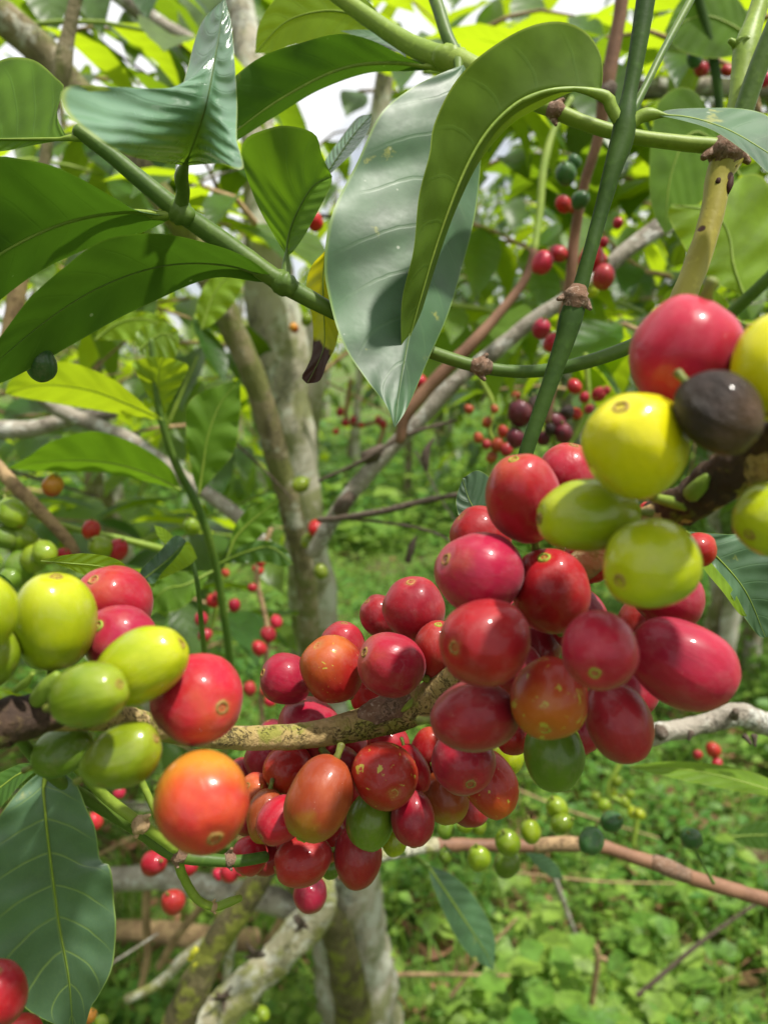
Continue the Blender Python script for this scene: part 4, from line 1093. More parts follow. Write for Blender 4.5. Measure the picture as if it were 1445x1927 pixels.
for i, sp in enumerate([
 [(300, 1820, .9, 14), (335, 1760, .9, 16), (390, 1690, .9, 16), (405, 1640, .9, 14)],
 [(420, 1900, .8, 14), (432, 1800, .8, 18), (440, 1740, .8, 18), (445, 1660, .8, 16)],
 [(280, 1640, .85, 14), (275, 1720, .85, 16), (278, 1800, .85, 14), (265, 1860, .85, 12)],
 [(240, 1880, .75, 16), (300, 1850, .75, 18), (350, 1800, .75, 20), (395, 1765, .75, 18)],
 [(500, 1780, .9, 14), (545, 1700, .9, 16), (560, 1640, .9, 14)]]):
    bar('twig', sp, M['twig_tan' if i % 2 == 0 else 'lichen_branch'], nt_, rough=.12, rscale=90, mode='Y', seed=40 + i)

# long grey and brown dry branches behind the grey leaf
gb = empty('dry_branch', PY(900, 660, .55), 'long grey dry branch with a split end, slanting down behind the upright dark stem', 'branch')
bar('stem', [(1258, 408, .56, 27), (1180, 470, .555, 30), (1090, 545, .55, 27), (1000, 605, .55, 28), (920, 670, .55, 31), (850, 725, .55, 30), (790, 790, .55, 30), (720, 860, .55, 30), (660, 930, .555, 31), (612, 1000, .56, 31), (590, 1040, .565, 28)], M['grey_branch'], gb, rough=.16, rscale=70, seg=14, mode='Y')
bar('split_end', [(1160, 490, .553, 17), (1230, 445, .552, 17), (1262, 432, .552, 12)], M['grey_branch'], gb, rough=.2, rscale=90, mode='Y')
for i, sp in enumerate([[(690, 860, .55, 27), (705, 855, .545, 30), (722, 845, .55, 20)], [(640, 960, .553, 31), (650, 945, .55, 28), (662, 930, .552, 20)]]):
    bar('knot', sp, M['dark_twig'], gb, rough=.3, rscale=150, mode='Y', seed=i)
pb = empty('dry_branch', PY(900, 640, .5), 'pinkish-brown dry twig running beside the long grey branch', 'branch')
bar('stem', [(1005, 470, .53, 15), (985, 530, .53, 17), (930, 600, .525, 20), (880, 655, .52, 24), (820, 715, .52, 26), (765, 780, .52, 24), (752, 830, .52, 18)], M['stem_brown'], pb, rough=.1, rscale=90, mode='Y')
bar('side_twig', [(1005, 470, .53, 14), (1015, 400, .54, 14), (1022, 320, .55, 16), (1040, 250, .56, 13), (1075, 185, .57, 10)], M['stem_lime'], pb, rough=.06, rscale=90, mode='Y')
ub = empty('upright_twig', PY(1090, 430, .46), 'thin upright brown twig behind the dark green stem, carrying small red and green cherries', 'twig')
bar('stem', [(1176, -40, .45, 24), (1160, 60, .45, 25), (1140, 165, .45, 28), (1125, 260, .455, 20), (1098, 350, .46, 19), (1080, 450, .465, 20), (1072, 540, .465, 22), (1056, 620, .47, 20), (1044, 700, .47, 16), (1030, 790, .47, 14)], M['stem_brown'], ub, rough=.08, rscale=120, mode='Y', seg=12)
bar('joint', [(1146, 160, .449, 30), (1140, 172, .449, 36), (1133, 186, .449, 28)], M['dark_twig'], ub, rough=.2, rscale=200, mode='Y')
hb = empty('dry_branch', PY(1200, 170, .75), 'grey horizontal branch crossing behind the upright dark green stem near the top', 'branch')
bar('stem', [(870, 215, .8, 26), (960, 195, .78, 28), (1060, 190, .76, 30), (1160, 178, .75, 34), (1260, 165, .75, 38), (1360, 165, .75, 36), (1500, 172, .75, 34)], M['grey_branch'], hb, rough=.15, rscale=60, mode='Y')
gt = empty('dry_branch', PY(1350, 1360, .30), 'grey rough twig with spurs poking out behind the long dark red cherry', 'branch')
bar('stem', [(1180, 1395, .29, 40), (1225, 1382, .29, 40), (1280, 1372, .292, 36), (1330, 1360, .295, 38), (1385, 1345, .297, 46), (1440, 1362, .30, 44), (1560, 1380, .31, 46)], M['grey_branch'], gt, rough=.2, rscale=120, seg=18, mode='Y', step=.0016)
for i, sp in enumerate([[(1380, 1350, .29, 18), (1384, 1338, .288, 14)], [(1400, 1385, .29, 12), (1412, 1400, .288, 6)], [(1418, 1384, .29, 12), (1420, 1404, .288, 5)], [(1300, 1378, .285, 14), (1295, 1392, .284, 6)], [(1240, 1380, .284, 30), (1248, 1377, .284, 26)]]):
    bar('spur', sp, M['dark_twig'], gt, rough=.3, rscale=300, mode='Y', seed=i)
gw = empty('fruiting_twig', PY(1000, 1590, .36), 'reddish-brown twig with small hard green cherries below the ripe cluster', 'twig')
bar('stem', [(640, 1650, .34, 16), (728, 1608, .34, 22), (780, 1596, .345, 24), (825, 1590, .345, 26), (900, 1590, .35, 23), (990, 1592, .35, 24), (1085, 1588, .35, 27), (1135, 1594, .35, 25), (1190, 1612, .35, 25), (1255, 1632, .35, 29), (1310, 1655, .35, 28), (1380, 1675, .35, 27), (1480, 1705, .35, 28)], M['stem_brown'], gw, rough=.1, rscale=160, seg=14, mode='Y', step=.0018)
bar('side_twig', [(1010, 1592, .349, 27), (1050, 1588, .348, 28), (1083, 1588, .349, 28)], M['twig_tan'], gw, rough=.1, rscale=160, mode='Y')
bar('side_twig', [(1230, 1622, .349, 28), (1260, 1634, .347, 34), (1290, 1648, .349, 28)], M['node'], gw, rough=.1, rscale=160, mode='Y')
bar('side_twig', [(715, 1610, .339, 26), (775, 1597, .343, 27), (820, 1590, .344, 28)], M['lichen_branch'], gw, rough=.12, rscale=160, mode='Y')
dtw = empty('dry_twig', PY(740, 960, .5), 'thin black-brown dry twig jutting sideways across the sunny grass', 'twig')
bar('stem', [(600, 978, .52, 10), (640, 975, .51, 12), (720, 962, .5, 13), (800, 942, .49, 12), (870, 930, .48, 10)], M['dark_twig'], dtw, rough=.2, rscale=200, mode='Y')
bar('side_twig', [(600, 905, .55, 6), (680, 868, .54, 8), (760, 820, .54, 8), (860, 790, .54, 5)], M['dark_twig'], dtw, rough=.15, rscale=200, mode='Y')
bar('side_twig', [(640, 975, .51, 6), (740, 985, .5, 6), (810, 1000, .5, 5), (850, 1020, .5, 4)], M['dark_twig'], dtw, rough=.15, rscale=200, mode='Y')
bar('dry_leaf', [(802, 885, .5, 8), (800, 860, .5, 16), (806, 840, .5, 10), (816, 825, .5, 4)], M['dark_twig'], dtw, rough=.3, rscale=200, mode='Y')
bar('dry_leaf', [(768, 1056, .5, 12), (774, 1030, .5, 14), (782, 1010, .5, 5)], M['dark_twig'], dtw, rough=.3, rscale=200, mode='Y')
lt = empty('fruiting_twig', PY(100, 1000, .4), 'tan twig hung with small green cherries, behind the plump yellow-green one', 'twig')
bar('stem', [(-30, 850, .40, 26), (20, 905, .40, 26), (80, 965, .40, 24), (130, 1020, .40, 22), (150, 1060, .40, 18)], M['twig_tan'], lt, rough=.1, rscale=140, mode='Y')
bar('side_twig', [(60, 968, .405, 10), (140, 995, .41, 12), (220, 1012, .42, 12), (300, 1032, .43, 14), (350, 1045, .44, 12)], M['stem_lime'], lt, rough=.06, rscale=140, mode='Y')
rg_ = empty('leafy_twig', PY(1420, 560, .34), 'green forked stem with broad bright leaves behind the spotted yellow-brown stem', 'twig')
bar('stem', [(1330, 640, .36, 22), (1375, 590, .35, 24), (1420, 548, .34, 24), (1480, 490, .33, 24)], M['stem_green'], rg_, mode='Y')
bar('stem', [(1310, -20, .5, 16), (1330, 60, .5, 18), (1345, 130, .5, 18), (1352, 200, .5, 16), (1350, 280, .5, 14)], M['stem_dark'], rg_, mode='Y')
leaf(rg_, 'leaf_young', [(1400, 560, .335), (1380, 500, .337), (1370, 440, .34), (1340, 400, .342), (1262, 384, .345)], [(1370, 545, 0), (1330, 520, 0), (1290, 470, 0), (1258, 410, 0)], [(1450, 520, .002), (1470, 430, .003), (1440, 340, .004), (1400, 330, .006), (1350, 372, .006), (1310, 385, .003)], top=False, wave=.0025, rib=2)
leaf(rg_, 'leaf_mid', [(1390, 330, .40), (1360, 280, .40), (1300, 250, .40), (1262, 330, .40), (1250, 440, .40)], [(1310, 175, 0), (1240, 190, 0), (1222, 300, 0), (1226, 390, 0)], [(1380, 360, 0), (1320, 380, 0), (1280, 420, 0)], top=False, rib=2)
leaf(rg_, 'leaf_young', [(1400, 610, .36), (1350, 590, .36), (1290, 560, .36), (1240, 570, .36)], [(1350, 550, 0), (1300, 530, 0), (1260, 545, 0)], [(1350, 620, 0), (1290, 610, 0)], top=False, rib=2)
leaf(rg_, 'leaf_mid', [(1430, 90, .45), (1380, 50, .45), (1320, 30, .45), (1250, 60, .45)], [(1390, 0, 0), (1330, -30, 0), (1280, 0, 0)], [(1400, 100, 0), (1340, 110, 0), (1280, 95, 0)], top=False, rib=2)
sl_ = empty('leafy_twig', PY(1320, 1450, .33), 'narrow bright yellow-green leaf on a fine stalk, below the grey rough twig', 'twig')
leaf(sl_, 'leaf_young', [(1500, 1505, .31), (1420, 1478, .315), (1330, 1455, .32), (1250, 1445, .325), (1180, 1442, .33)], [(1430, 1458, .01), (1330, 1436, .012), (1240, 1434, .008)], [(1430, 1496, -.006), (1330, 1478, -.006), (1240, 1458, -.004)], top=True, rib=1.5)
bar('stalk', [(1500, 1505, .31, 12), (1560, 1530, .31, 14)], M['stem_lime'], sl_)
hl = empty('leafy_twig', PY(860, 1700, .45), 'shaded grey-green leaf hanging over the weeds beside the pale trunk base', 'twig')
leaf(hl, 'leaf_sheen', [(806, 1630, .46), (840, 1680, .46), (880, 1740, .465), (918, 1800, .47), (928, 1826, .47)], [(815, 1670, -.004), (850, 1750, -.006), (885, 1800, -.004)], [(850, 1645, .004), (895, 1690, .008), (930, 1760, .006)], top=True, rib=1.4)
bar('stalk', [(806, 1630, .46, 12), (780, 1612, .455, 10), (750, 1603, .35, 10)], M['stem_green'], hl)
leaf(hl, 'leaf_sheen', [(985, 1600, .5), (1020, 1620, .5), (1060, 1655, .5)], [(1010, 1630, 0), (1035, 1650, 0)], [(1012, 1602, 0), (1045, 1625, 0)], top=True, rib=0)
rl = empty('leafy_twig', PY(1420, 1570, .5), 'single mid-green leaf entering at the edge above the reddish-brown twig', 'twig')
bar('stem', [(1302, 1590, .352, 5), (1318, 1620, .352, 5), (1342, 1662, .351, 7)], M['stem_green'], rl)
leaf(rl, 'leaf_mid', [(1375, 1575, .5), (1410, 1572, .5), (1450, 1572, .5), (1500, 1578, .5)], [(1400, 1555, 0), (1440, 1545, 0)], [(1400, 1592, 0), (1450, 1598, 0)], top=True, rib=1)
bar('stalk', [(1500, 1578, .5, 10), (1560, 1585, .5, 12)], M['stem_green'], rl)

# leafy shoot in the left middle distance
ls = empty('leafy_shoot', PY(400, 1010, .42), 'young green shoot with broad sunlit leaves in front of the pale trunk', 'shoot')
bar('stem', [(285, 640, .40, 10), (300, 770, .40, 13), (330, 870, .405, 15), (375, 960, .41, 16), (405, 1060, .42, 16), (425, 1180, .43, 15), (440, 1300, .45, 15)], M['stem_green'], ls, mode='Y')
LS = [
 ('leaf_young', [(306, 790, .39), (250, 765, .39), (170, 735, .385), (80, 725, .38), (10, 742, .375)], [(260, 785, 0.010), (170, 770, 0.020), (80, 755, 0.015)], [(275, 765, -0.006), (215, 715, -0.012), (130, 682, -0.014), (60, 690, -0.012), (20, 715, -0.006)], False),
 ('leaf_mid', [(340, 922, .395), (280, 892, .39), (200, 870, .385), (100, 868, .38), (14, 882, .375)], [(290, 910, 0.010), (200, 890, 0.015), (100, 888, 0.013)], [(320, 880, -0.006), (260, 838, -0.012), (180, 812, -0.014), (100, 830, -0.012), (50, 862, -0.006)], False),
 ('leaf_mid', [(375, 930, .40), (382, 880, .398), (392, 820, .396), (415, 760, .395), (452, 714, .395)], [(362, 890, 0), (350, 800, 0), (355, 760, 0), (385, 735, 0)], [(400, 900, 0), (440, 850, 0), (452, 780, 0)], False),
 ('leaf_young', [(306, 790, .40), (300, 740, .395), (300, 700, .39), (310, 672, .385)], [(285, 755, 0), (256, 700, 0), (250, 682, 0), (280, 672, 0)], [(320, 760, 0), (345, 715, 0), (355, 690, 0), (335, 678, 0)], False),
 ('leaf_young', [(262, 660, .41), (285, 640, .41), (310, 628, .41), (338, 640, .41)], [(255, 630, 0), (275, 612, 0), (312, 608, 0), (336, 622, 0)], [(280, 676, 0), (310, 684, 0), (333, 668, 0)], True),
 ('leaf_mid', [(428, 1050, .42), (445, 1010, .42), (480, 975, .42), (525, 940, .42)], [(435, 1010, 0), (455, 970, 0), (490, 945, 0)], [(455, 1040, 0), (490, 1010, 0), (520, 970, 0)], False),
 ('leaf_mid', [(415, 1060, .42), (460, 1040, .415), (510, 1030, .41), (552, 1062, .405)], [(450, 1030, 0), (490, 1016, 0), (535, 1030, 0)], [(450, 1060, 0), (500, 1058, 0), (530, 1066, 0)], True),
 ('leaf_mid', [(400, 1075, .42), (350, 1100, .41), (310, 1110, .40), (280, 1150, .40)], [(350, 1075, 0), (310, 1080, 0), (285, 1115, 0)], [(370, 1120, 0), (330, 1150, 0)], False),
 ('leaf_young', [(380, 620, .5), (400, 560, .5), (430, 520, .5), (470, 510, .5)], [(370, 580, 0), (390, 530, 0), (430, 500, 0)], [(400, 610, 0), (440, 570, 0)], False),
 ('leaf_young', [(180, 640, .45), (220, 610, .45), (270, 600, .45), (330, 620, .45)], [(190, 615, 0), (235, 588, 0), (290, 590, 0)], [(220, 640, 0), (280, 640, 0)], False),
]
for mt, a, b, c, tp in LS:
    leaf(ls, mt, a, b, c, top=tp, rib=1.6, rib_mat='stem_lime', wave=.002)
# leaves just behind the green cherries
cl = empty('leafy_shoot', PY(200, 1060, .25), 'small shoot behind the stacked pinkish cherries with one grey curled leaf', 'shoot')
leaf(cl, 'leaf_young', [(78, 1056, .17), (130, 1060, .172), (200, 1068, .175), (262, 1095, .18)], [(110, 1062, 0), (180, 1090, 0), (230, 1100, 0)], [(120, 1045, 0), (170, 1042, 0), (225, 1055, 0)], top=False, rib=1.2)
leaf(cl, 'leaf_sheen', [(268, 1092, .26), (290, 1075, .262), (320, 1050, .265), (352, 1018, .27)], [(264, 1075, 0), (298, 1040, 0), (330, 1008, 0)], [(290, 1098, 0), (305, 1078, .004), (335, 1045, .004)], top=True, rib=1, wave=.001)
leaf(cl, 'leaf_young', [(300, 1092, .27), (320, 1060, .272), (345, 1030, .275), (372, 1050, .28)], [(300, 1060, 0), (325, 1025, 0), (355, 1020, 0)], [(325, 1080, 0), (355, 1065, 0)], top=False, rib=0)
leaf(cl, 'leaf_young', [(345, 1045, .28), (320, 1020, .28), (300, 1000, .28), (290, 988, .28)], [(335, 1020, 0), (310, 995, 0)], [(325, 1035, 0), (300, 1012, 0)], top=False, rib=0)
leaf(cl, 'leaf_dark', [(20, 1140, .16), (10, 1110, .16), (-10, 1090, .16), (-60, 1080, .16)], [(30, 1110, 0), (10, 1085, 0), (-20, 1075, 0)], [(0, 1140, 0), (-30, 1120, 0)], top=False, rib=0)
bar('stem', [(262, 1095, .2, 10), (230, 1130, .19, 12), (180, 1180, .17, 12)], M['stem_green'], cl)
bar('stem', [(360, 1045, .28, 8), (372, 1100, .28, 9), (380, 1180, .29, 10), (390, 1280, .3, 10)], M['stem_green'], cl)

# ------------------------------------------------------------------ small cherries in the middle distance
B = berries
B('small red cherry glowing between the cupped leaf and the big grey leaf', 'cherry by the grey leaf', .42, [(592, 416, 17, 'red')])
G = 'cherries on the upright brown twig'
B('small bright red cherry clustered on the upright brown twig, beside the dark green stem', G, .44, [(1020, 494, 21, 'red'), (1050, 477, 17, 'red'), (1112, 487, 24, 'crimson'), (1128, 490, 14, 'red'), (1135, 521, 22, 'redorange', -.02)])
B('small yellow cherry under the red ones on the upright brown twig', 'yellow cherry on the upright twig', .45, [(1114, 545, 14, 'yelgreen')])
B('small red cherry in the pair lower down the upright brown twig', 'lower pair on the upright brown twig', .45, [(1018, 619, 18, 'crimson'), (1038, 645, 17, 'red')])
B('small hard dark green cherry high on the upright brown twig', 'green cherries on the upright twig', .42, [(1064, 327, 20, 'bluegreen'), (1091, 376, 17, 'bluegreen'), (1080, 305, 13, 'bluegreen')])
B('small red cherry touching the dark green ones on the upright brown twig', 'red beside green on the upright twig', .44, [(1060, 384, 16, 'red'), (1076, 392, 9, 'redorange'), (1162, 420, 10, 'crimson'), (1135, 456, 9, 'crimson')])
G = 'cherries near the upper corner'
B('tiny pinkish-red cherry among bright leaves above the grey horizontal branch', G, .5, [(1297, 89, 12, 'pink'), (1349, 56, 14, 'pink'), (1320, 129, 15, 'pink'), (1367, 133, 11, 'red'), (1440, 150, 12, 'pink')])
B('tiny dark green cherry among pinkish ones above the grey horizontal branch', 'green cherry near the upper corner', .49, [(1306, 111, 15, 'bluegreen')])
G = 'dark overripe bunch'
B('small dark purple overripe cherry in the bunch behind the lower dark green stem', G, .5, [(978, 778, 24, 'overripe'), (1008, 762, 17, 'black'), (1045, 795, 19, 'overripe'), (1060, 816, 18, 'overripe'), (970, 824, 18, 'overripe'), (1066, 776, 14, 'black'), (1022, 824, 14, 'overripe'), (1035, 808, 12, 'black')])
B('small orange-brown shrivelled cherry at the rim of the dark purple bunch', 'orange cherries at the purple bunch', .52, [(946, 812, 11, 'redorange'), (916, 795, 10, 'brown'), (935, 838, 13, 'brown'), (925, 860, 11, 'brown'), (900, 824, 10, 'brown'), (953, 846, 12, 'dullred'), (915, 836, 9, 'dullred'), (970, 745, 9, 'brown'), (930, 770, 8, 'brown'), (882, 770, 9, 'brown')])
B('small red cherry hanging above the dusky red cherries, beyond the dark green stem', 'red cherries beyond the stem', .5, [(1081, 727, 14, 'red'), (1099, 748, 10, 'red'), (1126, 742, 14, 'redorange'), (1084, 779, 11, 'red'), (1108, 770, 9, 'pink'), (1140, 735, 9, 'redorange')])
B('tiny brick-red cherry in the cluster seen between the grey leaf and the pinkish-brown dry twig', 'brick-red cherries', .58, [(776, 690, 14, 'dullred'), (791, 718, 13, 'red'), (772, 730, 11, 'dullred'), (803, 736, 12, 'red'), (786, 676, 10, 'redorange'), (822, 722, 9, 'redorange')])
B('tiny faded red cherry far back over the sunny grass', 'far red cherries', .9, [(640, 775, 8, 'redorange'), (665, 790, 7, 'pink'), (650, 795, 8, 'red'), (720, 797, 9, 'red'), (712, 790, 7, 'pink'), (632, 812, 6, 'red'), (680, 800, 6, 'redorange')])
B('round orange-yellow cherry alone above the tan twig of small green cherries', 'lone orange cherry', .385, [(100, 914, 20, 'turning')])
G = 'green cherries on the tan twig'
B('small smooth green cherry crowded on the tan twig behind the plump yellow-green one', G, .385, [(25, 966, 28, 'green'), (37, 1013, 31, 'green'), (85, 1040, 23, 'green'), (38, 1066, 30, 'dkgreen'), (64, 1052, 26, 'green'), (8, 1010, 24, 'dkgreen'), (20, 1090, 22, 'dkgreen')])
G = 'red cherries on the lime side twig'
B('small orange-red cherry standing up on the lime side twig', 'orange-red cherry on lime twig', .40, [(172, 997, 18, 'redorange')])
B('small red cherry low on the lime side twig behind the stacked pinkish ones', G, .40, [(221, 1034, 21, 'crimson'), (119, 1045, 15, 'red')])
B('small green cherry between the red ones on the lime side twig', 'green cherry on lime twig', .40, [(190, 1029, 22, 'green')])
B('pale green small cherry in front of the leafy shoot', 'pale cherry by the shoot', .45, [(361, 991, 16, 'green')])
B('small green cherry high against the brown limb over the sunny grass', 'green cherry on the limb', .60, [(566, 912, 16, 'green')])
B('small red cherry sitting between two green ones on the brown limb', 'red cherry on the limb', .60, [(594, 995, 15, 'red')])
B('small green cherry flanking the red one on the brown limb', 'green pair on the limb', .60, [(579, 1018, 13, 'green'), (612, 1010, 11, 'green')])
B('small green cherry alone below the green-red-green trio on the brown limb', 'lower green cherry on the limb', .62, [(604, 1076, 14, 'green')])
B('dark green hard cherry tucked under the broad dark leaf', 'cherry under the dark leaf', .175, [(77, 684, 31, 'bluegreen', 0.0)])
B('tiny red cherry on the leafy shoot left of the pale trunk', 'cherries on the shoot', .55, [(401, 1131, 13, 'crimson'), (441, 1139, 12, 'red'), (379, 1165, 13, 'crimson'), (386, 1195, 13, 'dullred'), (410, 1122, 9, 'red'), (425, 1078, 8, 'redorange')])
B('tiny magenta-red cherry in the string against the foot of the pale trunk', 'string of cherries at the trunk', .6, [(520, 1170, 12, 'crimson'), (505, 1194, 15, 'crimson'), (488, 1220, 14, 'crimson'), (470, 1296, 13, 'dullred'), (490, 1056, 10, 'red'), (486, 1072, 10, 'red'), (475, 1106, 9, 'red'), (508, 1320, 11, 'red'), (498, 1300, 9, 'dullred')])
B('tiny orange cherry beside the upper pale trunk near the yellowing leaf', 'orange cherry near the yellowing leaf', .6, [(553, 617, 9, 'turning')])
B('tiny pale green cherry beside the upper pale trunk near the yellowing leaf', 'pale cherry near the yellowing leaf', .6, [(577, 602, 11, 'green')])
B('blurred red cherry low behind the green twig below the big orange one', 'blurred low cherries', .42, [(290, 1624, 25, 'red'), (326, 1697, 23, 'dullred'), (356, 1632, 17, 'red'), (432, 1642, 19, 'crimson'), (412, 1645, 11, 'crimson'), (178, 1546, 16, 'redorange'), (455, 1640, 9, 'crimson'), (225, 1490, 12, 'pink')])
B('small smooth green cherry on the reddish-brown twig under the ripe cluster', 'green cherries on the reddish twig', .35, [(876, 1551, 18, 'green'), (900, 1553, 16, 'green'), (955, 1586, 25, 'green', -.01), (998, 1565, 20, 'green'), (1048, 1521, 22, 'green'), (1056, 1550, 20, 'green'), (901, 1615, 23, 'green'), (954, 1625, 26, 'dkgreen', .012), (838, 1560, 18, 'dkgreen'), (838, 1610, 14, 'dkgreen')])
B('hard dark green cherry above the reddish-brown twig, toward its bark-brown end', 'dark cherries on the reddish twig', .345, [(1112, 1582, 24, 'bluegreen', -.012), (1150, 1546, 21, 'bluegreen')])
B('lone dark green cherry upright over the reddish-brown twig near the edge', 'lone dark cherry', .345, [(1300, 1578, 21, 'bluegreen')])
B('tiny orange-red cherry over the weeds beneath the grey rough twig', 'orange-red cherries over weeds', .6, [(1341, 1411, 14, 'redorange'), (1312, 1420, 9, 'redorange'), (1348, 1436, 10, 'pink')])
B('small orange cherry at the bottom next to the veined leaf tip', 'orange cherry at the leaf tip', .3, [(170, 1912, 13, 'turning')])
B('small green cherry at the bottom next to the veined leaf tip', 'green cherry at the leaf tip', .3, [(192, 1924, 13, 'green')])
B('small bright green cherry low in front of the lichen-covered limb', 'green cherry by the lichen limb', .5, [(495, 1908, 13, 'green'), (480, 1920, 10, 'dkgreen')])
B('tiny yellow-green cherry in the loose bunch over the weeds under the dull green one', 'loose yellow-green bunch', .7, [(1150, 1490, 11, 'yelgreen'), (1175, 1510, 11, 'green'), (1135, 1515, 12, 'green'), (1190, 1530, 10, 'yelgreen'), (1203, 1532, 10, 'yelgreen'), (1160, 1470, 10, 'green'), (1120, 1500, 10, 'green'), (1185, 1495, 9, 'green')])
# ------------------------------------------------------------------ the ground and what grows on it
def gz(x, y):
    return 0.03 * mnoise.noise(V((x * 1.3, y * 1.3, 0))) + 0.02 * mnoise.noise(V((x * 4, y * 4, 3))) + 0.12 * mnoise.noise(V((x * .25, y * .25, 9))) * min(1, abs(y) / 6)
mb = MB()
xs = [-120, -60, -30, -15, -9] + [-6 + 0.2 * i for i in range(61)] + [9, 15, 30, 60, 120]
ys = [-60, -20, -8, -4, -2, -1] + [0.2 * i for i in range(1, 56)] + [14, 20, 30, 50, 80, 140, 220]
for y in ys:
    for x in xs:
        mb.v.append(V((x, y, gz(x, y))))
for j in range(len(ys) - 1):
    for i in range(len(xs) - 1):
        a = j * len(xs) + i
        mb.f.append((a, a + 1, a + 1 + len(xs), a + len(xs)))
g = mb.build('ground', M['soil']); tag(g, kind='structure')

def leaflet(mb, c, d, up, L, W, rnd):
    d = d.normalized(); s = d.cross(up)
    if s.length < 1e-3: s = V((1, 0, 0))
    s.normalize(); n = s.cross(d)
    b = len(mb.v)
    for p, u, t in ((c, 0, 0), (c + d * L * .38 - s * W * .5 + n * W * .12, -1, .4), (c + d * L * .45 - n * W * .05, 0, .45), (c + d * L * .38 + s * W * .5 + n * W * .12, 1, .4),
                    (c + d * L * .75 - s * W * .32 - n * W * .02, -1, .75), (c + d * L * .75 + s * W * .32 - n * W * .02, 1, .75), (c + d * L - n * W * .18, 0, 1)):
        mb.v.append(p); mb.uv.append((u, t)); mb.rnd.append(rnd)
    mb.f += [(b, b + 2, b + 1), (b, b + 3, b + 2), (b + 1, b + 2, b + 6, b + 4), (b + 2, b + 3, b + 5, b + 6)]

r = random.Random(11)
weeds = MB(); blades = MB(); litter = MB()
def dens(x, y):
    return mnoise.noise(V((x * 1.7, y * 1.7, 5))) + 0.6 * mnoise.noise(V((x * 5, y * 5, 1)))
def weed(x, y, big=1.0):
    z = gz(x, y); h = r.uniform(.03, .11) * big * (2.0 if r.random() < .12 else 1.0)
    top = V((x + r.uniform(-.04, .04), y + r.uniform(-.04, .04), z + h))
    base = V((x, y, z)); tone = max(0, min(1, .5 + mnoise.noise(V((x * 2.3, y * 2.3, 31))) * .9 + r.uniform(-.25, .25)))
    nl = r.randint(5, 9)
    q = mnoise.noise(V((x * 2.3, y * 2.3, 17))) * .9 + .5 + r.uniform(-.22, .22); q = int(max(0, min(.999, q)) * 6)
    L0 = (.012, .034, .017, .024, .014, .044)[q] * big; slim = (.6, .45, .9, .7, .35, .8)[q]
    for k in range(nl):
        t = (k + 1.2) / (nl + .2)
        a = k * 2.4 + r.uniform(-.4, .4)
        d = V((cos(a), sin(a), r.uniform(-.15, .5)))
        c = base.lerp(top, t) + d.normalized() * L0 * r.uniform(.1, .7)
        leaflet(weeds, c, d, V((r.uniform(-.3, .3), r.uniform(-.5, .1), 1)), L0 * r.uniform(.7, 1.25), L0 * slim * r.uniform(.8, 1.1), min(1, max(0, tone + r.uniform(-.25, .25))))
BARE = []
for px, py, q in ((1010, 1725, .10), (880, 1840, .09), (1160, 1850, .07), (1290, 1780, .06), (960, 1900, .06), (1400, 1900, .06), (1180, 1690, .05)):
    c = PG(px, py); BARE.append(V((c.x, c.y, q)))
n = 0
while n < 10500:
    y = 0.75 + 8.5 * r.random() ** 1.7
    x = r.uniform(-1, 1) * (0.62 * y + 0.35)
    dn = dens(x, y)
    if any((x - q.x) ** 2 + ((y - q.y) * .6) ** 2 < q.z ** 2 for q in BARE) and r.random() < .9: continue
    lim = .0 if y < 1.7 and x < .3 else -.2 if y < 2.2 else -.8
    if x < 0.1 and y < 1.5 : lim = .18
    if dn < lim and r.random() < .88: continue
    weed(x, y, 1.2 if y < 2.6 else 1.35 if y < 4 else 2.0); n += 1
n = 0
while n < 2600:
    y = 4.0 + 8.0 * r.random()
    x = r.uniform(-1, 1) * (0.6 * y + 0.35)
    weed(x, y, r.uniform(2.4, 4.2)); n += 1
for k in range(7000):
    y = 0.75 + 4.5 * r.random() ** 1.5
    x = r.uniform(-1, 1) * (0.62 * y + 0.35)
    b = V((x, y, gz(x, y))); a = r.uniform(0, 6.28); L = r.uniform(.08, .26); wd = r.uniform(.0015, .004)
    d = V((cos(a), sin(a), 0)); s = V((-sin(a), cos(a), 0)); tn = r.random(); i0 = len(blades.v); bend = r.uniform(.4, 1.7)
    for q in range(6):
        t = q / 5
        c = b + V((0, 0, 1)) * L * (t - .28 * bend * t * t) + d * L * .45 * bend * t * t
        for sg in (-1, 1):
            blades.v.append(c + s * sg * wd * (1 - t * .9)); blades.uv.append((sg, t)); blades.rnd.append(tn)
    for q in range(5):
        e = i0 + q * 2
        blades.f.append((e, e + 1, e + 3, e + 2))
for k in range(2200):
    y = 0.75 + 3.2 * r.random() ** 1.3
    x = r.uniform(-1, 1) * (0.62 * y + 0.3)
    b = V((x, y, gz(x, y) + r.uniform(.004, .02)))
    a = r.uniform(0, 6.28)
    if r.random() < .55:
        add_leaf(litter, b, V((cos(a), sin(a), r.uniform(0, .35))), V((r.uniform(-.4, .4), r.uniform(-.4, .4), 1)), r.uniform(.04, .11), r.uniform(.02, .04), r.uniform(.2, 1.2), .3, r.random())
    else:
        L = r.uniform(.05, .22)
        i0 = len(litter.v); d = V((cos(a), sin(a), r.uniform(-.02, .18)))
        tube(litter, [b, b + d * L * .5 + V((0, 0, .012)), b + d * L], [.0022, .0019, .001], seg=4, step=L / 3)
        while len(litter.uv) < len(litter.v): litter.uv.append((.3, .5)); litter.rnd.append(r.random() * .3)
wo = weeds.build('ground_cover', M['fol_weed']); tag(wo, 'carpet of small leafy bright green weeds over the soil', 'ground cover', kind='stuff')
bo = blades.build('grass', M['grass']); tag(bo, 'thin arching grass blades scattered among the weeds', 'grass', kind='stuff')
